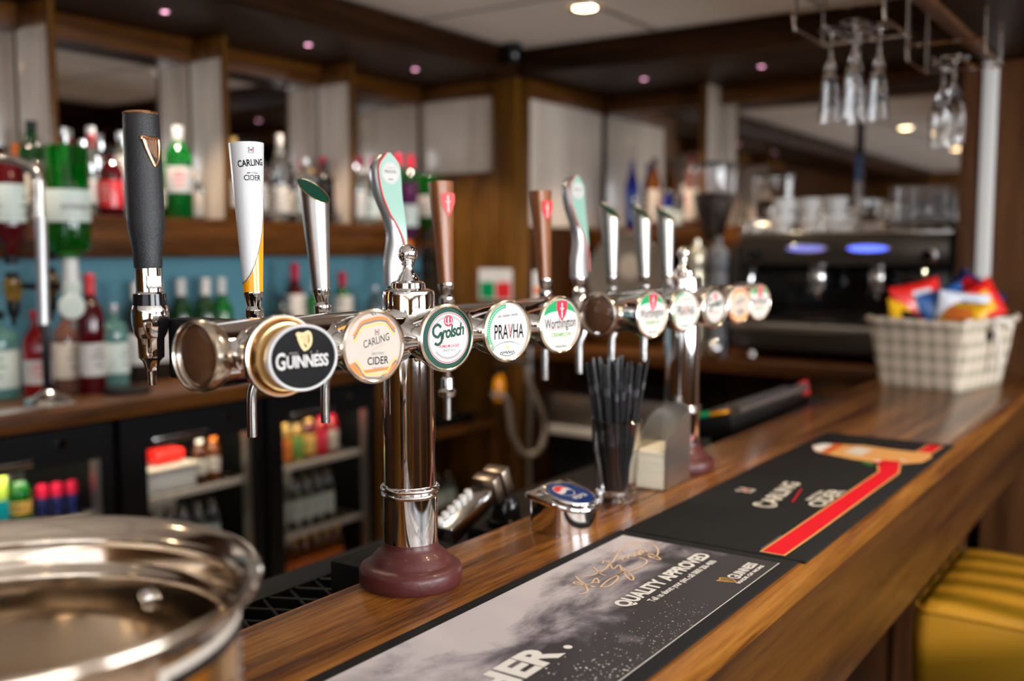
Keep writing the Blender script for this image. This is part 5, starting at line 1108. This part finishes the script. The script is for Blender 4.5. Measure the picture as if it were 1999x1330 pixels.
def row(ys, z, h, r, gls, caps, labs, lab, grp, kd='juice', x=-2.42):
    for i, y in enumerate(ys): bottle(x - .0 * i, y, z, kd, h, r, gls[i % len(gls)], caps[i % len(caps)], lab, labs[i % len(labs)], .15, .5, group=grp)
row([1.665 + .052 * i for i in range(6)], .5685, .19, .0225, ['g_clear'], ['chrome_soft'], ['print_palegrey'], 'small clear tonic bottle on the second shelf of the middle fridge', 'clear bottles on the second shelf of the middle fridge')
row([1.665 + .052 * i for i in range(6)], .3785, .17, .0225, ['g_gold'], ['print_gold'], ['print_lime'], 'small yellow bottle on the third shelf of the middle fridge', 'yellow bottles on the third shelf of the middle fridge')
row([2.150, 2.200], .5685, .20, .0225, ['g_clear'], ['white'], ['print_white'], 'white labelled bottle on the second shelf of the right fridge', 'white bottles on the second shelf of the right fridge')
row([2.260 + .05 * i for i in range(4)], .5685, .19, .0225, ['g_clear'], ['chrome_soft'], ['print_palegrey'], 'clear small bottle on the second shelf of the right fridge', 'clear bottles on the second shelf of the right fridge')
row([2.150 + .05 * i for i in range(7)], .3785, .17, .0225, ['g_amber'], ['print_gold'], ['print_orange'], 'small amber bottle on the third shelf of the right fridge', 'amber bottles on the third shelf of the right fridge')
row([2.150 + .05 * i for i in range(7)], .1455, .20, .0225, ['g_green'], ['offwhite'], ['print_white'], 'green beer bottle on the floor of the right fridge', 'beer bottles on the floor of the right fridge')
row([1.15 + .052 * i for i in range(7)], .5685, .19, .0225, ['g_green'], ['print_gold'], ['print_lime'], 'small green bottle on the second shelf of the left fridge', 'green bottles on the second shelf of the left fridge')
# ---- open shelf unit contents
for i, (x, y, kd, h, r, gl_, lc, tx) in enumerate(((-2.45, 2.87, 'gin', .16, .036, 'g_clear', None, 'clear bottle on the open shelf right of the near column'), (-2.47, 2.96, 'square', .19, .032, 'g_clear', 'print_palegrey', 'clear bottle with a tall neck on the open shelf'), (-2.56, 2.80, 'gin', .15, .04, 'g_clear', None, 'clear bottle at the back of the open shelf'))):
    bottle(x, y, .8005, kd, h, r, gl_, 'white' if i != 1 else 'offwhite', tx, lc, .2, .6)
tr = MB().lathe([(0, 0), (.13, 0), (.15, .018), (.152, .022), (.148, .022), (.128, .005), (0, .005)], 'black_gloss', 48, sx=.55).build('serving_tray', loc=(-2.43, 3.10, .8005)); tag(tr, 'black oval tray on the open shelf', 'tray')
row([2.66 + .075 * i for i in range(7)], .4505, .16, .030, ['g_clear'], ['chrome_soft'], ['print_palegrey'], 'upright clear jar on the lower open shelf', 'clear jars on the lower open shelf', 'gin', -2.45)
ob = bottle(-2.28, 3.262, .90, 'juice', .0, .0, 'g_clear', 'black', 'x') if 0 else None
sp_ = thing('cleaning_spray', 'orange spray bottle hanging by the corner column', 'spray bottle', (-2.283, 3.232, .885)); MB().lathe([(0, 0), (.026, 0), (.028, .006), (.028, .07), (.020, .095), (.010, .108), (0, .108)], 'orange_plastic', 24, sx=.8).build('bottle_body', sp_); MB().box((-.012, -.03, .108), (.012, .022, .135), 'black').build('trigger_head', sp_, bevel=.004); MB().tube([(0, .01, .120), (0, .055, .120), (0, .062, .118)], .004, 'black', 8).build('hook', sp_)
hs_ = MB().tube(smoothline([(-2.145, 3.216, 1.058), (-2.145, 3.240, 0.960), (-2.145, 3.313, 0.860), (-2.145, 3.357, 0.780), (-2.145, 3.333, 0.705), (-2.145, 3.265, 0.677), (-2.145, 3.187, 0.700), (-2.145, 3.123, 0.780), (-2.145, 3.099, 0.870), (-2.145, 3.070, 0.930), (-2.145, 3.001, 0.950)], 6), .0125, 'hose_grey', 12).build('rinse_hose'); tag(hs_, 'grey flexible hose hanging in a loop by the corner column', 'hose')
hk_ = MB().box((-2.251, 3.19, 1.045), (-2.13, 3.23, 1.062), 'steel').build('hose_bracket', hs_) 
# ---- sink with gooseneck tap at far left
sk = thing('sink', 'stainless sink rim set in the worktop at the far left', 'sink', (-2.50, 1.10, 1.0905))
b = MB(); b.box((-.17, -.40, 0), (.16, -.36, .006), 'steel'); b.box((.125, -.36, 0), (.16, .35, .006), 'steel'); b.box((-.17, -.36, 0), (-.14, .35, .006), 'steel'); b.build('sink_rim', sk, bevel=.002)
MB().box((-.139, -.359, .0), (.124, .15, .002), 'chrome_soft').build('sink_bowl', sk)
tp = thing('water_tap', 'tall chrome gooseneck tap at the left frame edge', 'tap', (-2.13, .86, 1.0905)); Bt = (-2.13, .86, 1.0905)
tp.location = (-2.40, .92, 1.0965)
L0 = Vector((-2.40, .92, 1.0965))
pth = smoothline([Vector(p) - L0 for p in ((-2.40, .92, 1.12), (-2.40, .92, 1.50), (-2.40, .92, 1.645), (-2.385, .93, 1.672), (-2.35, .955, 1.678), (-2.10, 1.130, 1.672), (-2.05, 1.165, 1.665), (-2.022, 1.186, 1.638), (-2.018, 1.186, 1.58), (-2.005, 1.175, 1.33))], 5)
MB().tube(pth, .0085, 'chrome_soft', 14).build('gooseneck', tp); MB().tube([Vector((-2.016, 1.185, 1.55)) - L0, Vector((-2.005, 1.175, 1.325)) - L0], .0125, 'silver_paint', 16).build('spout_sleeve', tp)
MB().lathe([(.03, 0), (.03, .012), (.016, .022), (.014, .05), (0, .05)], 'chrome', 24).build('tap_base', tp)
# ================================================================ END WALL: COFFEE MACHINE, GRINDER, CUPS
mat('machine_dark', (.10, .085, .07), .3, .8)
em = thing('espresso_machine', 'wide espresso machine with two blue lit panels and cups on top', 'coffee machine', (-1.045, 3.66, 1.0905)); Be = (-1.045, 3.66, 1.0905)
def ep(name, a, b_, m, bv=.004):
    c = tuple((a[i] + b_[i]) / 2 - Be[i] for i in range(3)); h = tuple(abs(b_[i] - a[i]) / 2 for i in range(3)); return MB().box(tuple(-k for k in h), h, m).build(name, em, loc=c, bevel=bv)
ep('rear_body', (-1.41, 3.70, 1.12), (-.68, 3.85, 1.49), 'black_gloss', .008); ep('upper_body', (-1.41, 3.53, 1.43), (-.68, 3.85, 1.535), 'machine_dark', .010)
ep('cup_tray', (-1.415, 3.54, 1.536), (-.675, 3.855, 1.550), 'chrome_soft'); ep('base', (-1.41, 3.50, 1.12), (-.68, 3.85, 1.205), 'black'); ep('drip_tray', (-1.415, 3.455, 1.195), (-.675, 3.70, 1.222), 'steel', .006)
ep('front_plate', (-1.41, 3.495, 1.13), (-.70, 3.502, 1.19), 'machine_dark', .001); ep('side_panel', (-1.425, 3.50, 1.13), (-1.412, 3.85, 1.50), 'machine_dark', .002); ep('side_panel', (-.678, 3.50, 1.13), (-.665, 3.85, 1.53), 'black', .002)
g = MB(); g.tube([Vector(p) - Vector(Be) for p in ((-1.40, 3.545, 1.575), (-.69, 3.545, 1.575))], .004, 'chrome', 8)
for i in range(6): x = -1.39 + i * .139; g.tube([Vector((x, 3.545, 1.552)) - Vector(Be), Vector((x, 3.545, 1.575)) - Vector(Be)], .003, 'chrome', 8)
g.build('rail', em)
for x in (-1.36, -.75): MB(T(x - Be[0], 3.56 - Be[1], 0)).lathe([(.025, 0), (.02, .03)], 'chrome', 16).build('foot', em)
for x, m_ in ((-1.158, 'lamp_blue_dim'), (-.945, 'lamp_blue')):
    o = MB(frame((x - Be[0], 3.528 - Be[1], 1.488 - Be[2]), (1, 0, 0), (0, 0, 1))).lathe([(1, 0), (1, .004), (.9, .005)], 'chrome_soft', 32, sx=.078, sy=.0155).build('display', em)
    MB(frame((x - Be[0], 3.5225 - Be[1], 1.488 - Be[2]), (1, 0, 0), (0, 0, 1))).disc(1, m_, .0004, sx=.068, sy=.0105).build('lit_panel', o)
for x in (-1.135, -.925):
    MB(T(x - Be[0], 3.60 - Be[1], 1.37 - Be[2])).lathe([(0, -.005), (.034, -.005), (.036, 0), (.036, .035), (.030, .045), (.030, .075)], 'chrome', 28).build('group_head', em)
    b = MB(T(x - Be[0], 3.60 - Be[1], 1.352 - Be[2])); b.lathe([(0, -.02), (.020, -.018), (.030, -.004), (.031, .012), (0, .012)], 'chrome', 24); b.tube([(0, -.028, 0), (.0, -.07, -.005), (.01, -.15, -.018)], .011, 'black', 12); b.tube([(0, 0, -.018), (0, 0, -.04)], .006, 'chrome', 10); b.build('portafilter', em)
for x, dx in ((-1.345, -.02), (-.75, .03)):
    MB(T(x - Be[0], 3.52 - Be[1], 1.42 - Be[2])).tube(smoothline([(0, 0, 0), (0, -.02, -.02), (dx * .5, -.03, -.08), (dx, -.03, -.18)], 5), .0055, 'chrome', 10).build('steam_wand', em)
    MB(frame((x - Be[0], 3.527 - Be[1], 1.465 - Be[2]), (1, 0, 0), (0, 0, 1))).lathe([(0, .025), (.017, .025), (.019, .018), (.019, .004), (.010, 0)], 'black_gloss', 20).build('steam_knob', em)
MB(frame((-.72 - Be[0], 3.527 - Be[1], 1.465 - Be[2]), (1, 0, 0), (0, 0, 1))).box((-.022, -.02, 0), (.0, .02, .012), 'chrome').build('switch', em, bevel=.002)
# added thin pole, coloured to imitate a mirror reflection behind the cups
po = thing('reflection_pole', 'added thin pole imitating a bluish mirror reflection behind the cups', 'pole', (-1.120, 4.005, 1.579)); MB().tube([(0, 0, 0), (0, 0, .17)], .010, 'silver_paint', 14).build('lower_tube', po); MB().tube([(0, 0, .17), (0, 0, .27)], .010, 'foil_blue', 14).build('blue_tube', po); MB().tube([(0, 0, .27), (0, 0, .50)], .010, 'black_gloss', 14).build('upper_tube', po)
# cups (bowl-like) and glasses on the machine
def cup(x, y, z, lab, grp, s=1., sub='white'):
    t = thing('coffee_cup', lab, 'cup', (x, y, z), group=grp)
    if 'cup' not in CACHE:
        o = MB().lathe([(0, 0), (.022, 0), (.024, .004), (.036, .025), (.042, .055), (.0425, .058), (.040, .057), (.034, .026), (.02, .006), (0, .006)], 'white', 28).build('cup_body', t); CACHE['cup'] = o.data
        o = MB().tube(smoothline([(.038, 0, .048), (.055, 0, .046), (.060, 0, .032), (.048, 0, .018), (.033, 0, .018)], 4), .0038, 'white', 8).build('handle', t); CACHE['cuph'] = o.data
    else:
        for nm, k in (('cup_body', 'cup'), ('handle', 'cuph')): o = bpy.data.objects.new(nm, CACHE[k]); COL.objects.link(o); o.parent = t
    t.scale = (s, s, s); t.rotation_euler.z = random.uniform(0, 6.2); return t
zt = 1.5505
for (x, y, z, s) in ((-1.275, 3.61, 0, 1.02), (-1.177, 3.63, 0, 1.02), (-1.079, 3.61, 0, 1.02), (-1.275, 3.61, .061, 1.0), (-1.177, 3.63, .061, 1.0), (-1.079, 3.61, .061, 1.0), (-1.175, 3.755, 0, 1.02), (-1.075, 3.745, 0, 1.02)):
    cup(x, y, zt + z, 'white coffee cup in the stack on top of the coffee machine', 'white cups stacked on the coffee machine', s)
cup(-1.377, 3.61, zt, 'small white espresso cup at the very left end of the machine top', None, .72); cup(-1.352, 3.69, zt, 'small white espresso cup behind the leftmost one', None, .7)
def sglass(x, y, z, lab, grp, kind='mug'):
    P = {'mug': [(0, 0), (.030, 0), (.032, .005), (.034, .10), (.0345, .115), (.0325, .115), (.031, .012), (0, .010)], 'tall': [(0, 0), (.026, 0), (.028, .004), (.022, .03), (.030, .08), (.034, .15), (.0325, .15), (.028, .08), (.020, .034), (.022, .016), (0, .014)],
         'bowl': [(0, 0), (.028, 0), (.028, .003), (.006, .008), (.006, .03), (.03, .05), (.038, .08), (.036, .11), (.035, .11), (.036, .08), (.028, .053), (0, .035)]}[kind]
    t = thing('drinking_glass', lab, 'glass', (x, y, z), group=grp); key = ('sg', kind)
    if key in CACHE: o = bpy.data.objects.new('glass_body', CACHE[key]); COL.objects.link(o); o.parent = t
    else: o = MB().lathe(P, 'thin_glass' if 0 else 'glass', 24).build('glass_body', t); CACHE[key] = o.data
    if kind == 'mug':
        if 'mugh' in CACHE: o = bpy.data.objects.new('handle', CACHE['mugh']); COL.objects.link(o); o.parent = t
        else: o = MB().tube(smoothline([(.033, 0, .095), (.058, 0, .092), (.064, 0, .06), (.055, 0, .028), (.033, 0, .025)], 4), .004, 'glass', 8).build('handle', t); CACHE['mugh'] = o.data
    t.rotation_euler.z = random.uniform(0, 6.2); return t
for (x, y, k) in ((-.980, 3.60, 'bowl'), (-.975, 3.69, 'bowl'), (-.99, 3.79, 'mug')): sglass(x, y, zt, {3.60: 'front clear bowl glass', 3.69: 'second clear bowl glass', 3.79: 'rear clear handled glass'}[y] + ' right of the white cups', 'clear glasses right of the white cups', k)
for i in range(8): sglass(-.880 + (i % 4) * .052, 3.63 + (i // 4) * .12, zt, 'tall clear latte glass at the right end of the machine top', 'tall latte glasses on the machine top', 'tall').scale = (.68, .68, 1.)
for i in range(3):
    t = thing('milk_jug', 'shiny steel jug at the back left of the machine top', 'jug', (-1.395 + .072 * i, 3.815, zt), group='steel jugs on the machine top')
    MB().lathe([(0, 0), (.028, 0), (.031, .01), (.029, .05), (.024, .08), (.026, .098 + .02 * (i == 1)), (.0245, .098 + .02 * (i == 1)), (.022, .08), (0, .02)], 'chrome', 24).build('jug_body', t)
    MB().tube(smoothline([(.025, 0, .085), (.05, 0, .08), (.05, 0, .03), (.03, 0, .02)], 4), .0035, 'chrome', 8).build('handle', t)
bm_ = thing('bottle_rack', 'black plastic tray at the back of the machine top', 'tray', (-1.345, 3.74, zt)); MB().box((-.07, -.02, 0), (.07, .02, .045), 'black').build('tray_body', bm_, bevel=.004)
# coffee grinder
gr = thing('coffee_grinder', 'black coffee grinder with a clear hopper of brown beans', 'coffee grinder', (-1.585, 3.70, 1.0905))
MB().lathe([(0, 0), (.075, 0), (.080, .01), (.078, .10), (.065, .16), (.062, .30), (.050, .36), (.035, .40), (0, .40)], 'black_gloss', 36).build('grinder_body', gr, angle=60)
MB().lathe([(.034, .405), (.034, .43), (.040, .445), (.082, .600), (.086, .71), (.084, .71), (.080, .602), (.036, .447), (.030, .43), (.030, .405)], 'glass', 40).build('hopper', gr, angle=60)
MB().lathe([(0, .432), (.031, .432), (.037, .450), (.077, .600), (.076, .612), (0, .622)], 'coffee_beans' if 'coffee_beans' in MATS else mat('coffee_beans', (.018, .007, .004), .55, bump=.9, bs=160), 36).build('beans', gr)
MB().lathe([(.080, .711), (.088, .711), (.090, .718), (.088, .728), (.03, .734), (0, .734)], 'black_gloss', 40).build('lid', gr)
b = MB(); b.box((-.03, -.145, .17), (.03, -.055, .27), 'chrome_soft'); b.box((-.022, -.13, .12), (.022, -.06, .17), 'black'); b.build('doser', gr, bevel=.006); MB().tube([(.03, -.10, .20), (.075, -.12, .21)], .007, 'chrome', 10).build('lever', gr)
for (x, y, h, m_, lab) in ((-1.555, 3.48, .43, 'brass_soft', 'tall cream coloured metal canister in front of the grinder'), (-1.468, 3.48, .44, 'print_grey', 'tall grey canister right of the cream one')):
    mat('brass_soft', (.72, .66, .50), .25, .6)
    t = thing('canister', lab, 'canister', (x, y, 1.0905)); r_ = .034
    MB().lathe([(0, 0), (r_, 0), (r_, .30), (r_ * .92, .32), (0, .325)], m_, 28).build('canister_body', t); MB().lathe([(r_ * .95, .3255), (r_ * 1.03, .33), (r_ * 1.03, .385), (r_ * .8, .40), (.012, .405), (.012, h), (0, h + .002)], m_, 28).build('canister_lid', t)
bs_ = MB().lathe([(.034 * math.sin(R(a)), .034 - .034 * math.cos(R(a))) for a in range(0, 181, 12)], 'chrome', 28).build('steel_ball_shaker', loc=(-1.462, 3.40, 1.0905)); bs_.scale = (1, 1, 1); tag(bs_, 'shiny round steel shaker in front of the grey canister', 'shaker'); bs_.location = (-1.455, 3.425, 1.0905)
td = thing('towel_stack', 'folded dark teal cloth between canister and coffee machine', 'cloth', (-1.445, 3.62, 1.0905)); mat('teal_cloth', (.02, .10, .13), .8)
# round metal tray leaning at the back, on a wooden box
wb = MB().box((-.13, -.075, 0), (.13, .075, .10), 'wood_mid_x').build('wooden_box', loc=(-1.985, 3.70, 1.0905), bevel=.006); tag(wb, 'wooden box under the round metal tray', 'box')
rt = thing('round_tray', 'large round grey metal tray with pale centre standing upright', 'tray', (-2.00, 3.74, 1.1915)); rt.rotation_euler = (R(-4), 0, 0)
b = MB(frame((0, 0, .183), (1, 0, 0), (0, 0, 1))); b.lathe([(0, -.008), (.165, -.008), (.178, -.002), (.182, .004), (.178, .007), (.160, .0), (.06, .001), (0, .001)], 'tray_metal' if 'tray_metal' in MATS else mat('tray_metal', (.30, .27, .23), .4, .5), 64); b.build('tray_disc', rt, angle=50)
b = MB(frame((.02, -.0012, .222), (1, 0, 0), (0, 0, 1))); b.disc(.052, 'print_cream', 0, n=40); b.build('centre_disc', rt)
# ---- under the machine counter: small boxes between its feet
# ---- notices on the column
def notice(loc, rz, w_, h_, kind, lab):
    t = thing('notice', lab, 'notice', loc, rz); M = frame((0, 0, 0), (1, 0, 0), (0, 0, 1))
    MB(M).box((-w_ / 2, -h_ / 2, 0), (w_ / 2, h_ / 2, .0015), 'paper_white').build('sheet', t)
    b = MB(M @ T(0, 0, .0017))
    if kind: b.add([(-w_ * .46, -h_ * .46, 0), (-w_ * .02, -h_ * .46, 0), (-w_ * .02, h_ * .08, 0), (-w_ * .46, h_ * .08, 0)], [(0, 1, 2, 3)], 'print_green'); b.add([(w_ * .02, -h_ * .46, 0), (w_ * .46, -h_ * .46, 0), (w_ * .46, h_ * .08, 0), (w_ * .02, h_ * .08, 0)], [(0, 1, 2, 3)], 'print_red')
    for i in range(3): ticks(b, -w_ * .4, w_ * .4, h_ * (.38 - i * .1), h_ * .05, 'print_grey', .0003, 12, i)
    if not kind: b.add([(-w_ * .4, -h_ * .3, 0), (w_ * .4, -h_ * .3, 0), (w_ * .4, h_ * .0, 0), (-w_ * .4, h_ * .0, 0)], [(0, 1, 2, 3)], 'print_orange')
    b.build('printed_blocks', t); return t
notice((-2.355, 3.3085, 1.345), 0, .165, .125, 1, 'white notice with green and red squares on the corner column')
notice((-2.2525, 3.475, 1.335), R(90), .095, .125, 0, 'small white and orange notice on the side of the corner column')
# ---- black wall camera at the column top
cm = thing('security_camera', 'small black camera fixed at the top of the corner column', 'camera', (-2.195, 3.20, 2.261)); MB().lathe([(0, 0), (.035, 0), (.035, -.02), (.030, -.024), (.030, -.060), (.020, -.075), (0, -.078)][::-1], 'black_gloss', 28).build('camera_body', cm); MB(T(.012, -.026, -.055) @ RX(70)).lathe([(.010, 0), (.012, .006), (0, .009)], 'glass', 16).build('lens', cm)
# ---- small canopy lights
for i, (x, y, tx) in enumerate(((-2.485, 1.22, 'at the near left end of the left canopy'), (-2.485, 1.86, 'leftmost one in view of the left canopy'), (-2.485, 2.42, 'second one in view under the left canopy'), (-2.485, 2.97, 'nearest the corner under the left canopy'), (-1.87, 3.65, 'right of the corner column'), (-1.385, 3.65, 'above the coffee grinder'))):
    t = thing('canopy_spotlight', 'tiny recessed pinkish spotlight ' + tx, 'spotlight', (x, y, 2.1625)); MB().lathe([(.009, -.0005), (.017, -.002), (.019, -.0005), (.019, 0)][::-1], 'chrome_soft', 24, cap=False).build('trim_ring', t); MB().lathe([(0, -.0012), (.008, -.0012), (.009, -.0002)], 'lamp_pink', 16, cap=False).build('lamp', t)
    l = bpy.data.lights.new('spot', 'SPOT'); l.energy = 24; l.color = (1, .82, .64); l.spot_size = R(95); l.shadow_soft_size = .02; l.spot_blend = .6; o = bpy.data.objects.new('lamp_light', l); COL.objects.link(o); o.parent = t; o.location = (0, 0, -.02)
# ---- warm ceiling downlights
dl = [(-1.68, 2.86, 2.2605, 'downlight in the white ceiling tile in view at the top'), (-1.6, 1.3, 2.2605, 'ceiling downlight over the staff aisle'), (-1.6, -.3, 2.2605, 'ceiling downlight behind the camera, staff side'), (-1.3, -1.6, 2.2605, 'ceiling downlight near the rear window'),
      (.9, .2, 2.2605, 'ceiling downlight over the customer side'), (.9, 2.2, 2.2605, 'ceiling downlight beyond the stools'), (2.0, -1.2, 2.2605, 'ceiling downlight near the right wall'), (2.0, 1.2, 2.2605, 'ceiling downlight between the side windows'),
      (-.25, 1.22, 2.0595, 'downlight in the gantry above the near runner'), (-.25, 1.85, 2.0595, 'downlight in the gantry above the far runner'), (.2, -1.0, 2.2605, 'ceiling downlight right behind the camera')]
for x, y, z, tx in dl:
    t = thing('ceiling_downlight', 'warm ' + tx, 'downlight', (x, y, z)); MB().lathe([(.036, -.001), (.048, -.006), (.052, -.004), (.053, 0)][::-1], 'chrome_soft', 28, cap=False).build('trim_ring', t); MB().lathe([(0, -.0025), (.034, -.0025), (.036, -.001)], 'lamp_warm', 24, cap=False).build('lamp', t)
    l = bpy.data.lights.new('downlight', 'SPOT'); l.energy = 12; l.color = (1, .80, .56); l.spot_size = R(120); l.spot_blend = .7; l.shadow_soft_size = .035; o = bpy.data.objects.new('lamp_light', l); COL.objects.link(o); o.parent = t; o.location = (0, 0, -.02)
for k, y in enumerate((1.28, 1.80, 2.31)):
    l = bpy.data.lights.new('fridge_light', 'AREA'); l.shape = 'RECTANGLE'; l.size = .05; l.size_y = .32; l.energy = .45; l.color = (1, .9, .66); o = bpy.data.objects.new('fridge_light', l); COL.objects.link(o); o.location = (-2.39, y, .945); o.rotation_euler = (0, R(18), 0)
# ---- hanging glass racks with upturned stems
def rack(x, y, z, lab, w_=.20, d=.17):
    t = thing('glass_rack', lab, 'glass rack', (x, y, z)); b = MB()
    for i in range(4): q = -w_ / 2 + w_ * i / 3; b.tube([(q, -d / 2, 0), (q, d / 2, 0)], .0035, 'chrome', 8)
    b.tube([(-w_ / 2, d / 2, 0), (w_ / 2, d / 2, 0)], .0035, 'chrome', 8); b.tube([(-w_ / 2, -d / 2, .0), (-w_ / 2, -d / 2 - .02, .03), (w_ / 2, -d / 2 - .02, .03), (w_ / 2, -d / 2, 0)], .0035, 'chrome', 8); b.build('wire_rails', t)
    for sx_ in (-1, 1):
        for sy_ in (-1, 1): MB().tube([(sx_ * w_ / 2, sy_ * d / 2, 0), (sx_ * w_ / 2, sy_ * d / 2, 2.26 - z - .002 if x + sx_ * w_ / 2 < -.58 else 2.0595 - z)], .004, 'chrome', 8).build('hanger_rod', t)
    return t
def stem(x, y, z, kind, lab, grp=None):   # upside down, foot on the rails
    P = {'flute': [(0, 0), (.030, 0), (.031, -.002), (.006, -.008), (.004, -.02), (.004, -.062), (.010, -.078), (.018, -.115), (.025, -.20), (.0235, -.20), (.0165, -.117), (.008, -.082), (0, -.078)], 'wine': [(0, 0), (.033, 0), (.034, -.002), (.006, -.008), (.004, -.02), (.0045, -.065), (.012, -.075), (.028, -.110), (.032, -.140), (.029, -.200), (.0275, -.200), (.030, -.140), (.026, -.112), (.011, -.079), (0, -.076)]}[kind]
    t = thing('stemmed_glass', lab, 'stemmed glass', (x, y, z), group=grp); key = ('st', kind)
    if key in CACHE: o = bpy.data.objects.new('glass_body', CACHE[key]); COL.objects.link(o); o.parent = t
    else: o = MB().lathe(P[::-1], 'glass', 32).build('glass_body', t, angle=60); CACHE[key] = o.data
    return t
rack(-.665, 2.30, 1.962, 'chrome wire glass rack holding the flutes', .19, .20); rack(-.515, 2.63, 1.930, 'chrome wire glass rack further back, holding wine glasses', .17, .20)
for (x, y, tx) in ((-.700, 2.265, 'left one of the upturned flutes'), (-.635, 2.215, 'nearest one of the upturned flutes'), (-.655, 2.315, 'middle one of the upturned flutes'), (-.600, 2.28, 'right one of the upturned flutes')): stem(x, y, 1.9665, 'flute', tx + ' hanging above the bar')
for (x, y, tx) in ((-.505, 2.58, 'front upturned wine glass in the further rack'), (-.545, 2.66, 'left upturned wine glass in the further rack')): stem(x, y, 1.9345, 'wine', tx)
bpy.data.objects.remove(td)
bpy.context.view_layer.update()
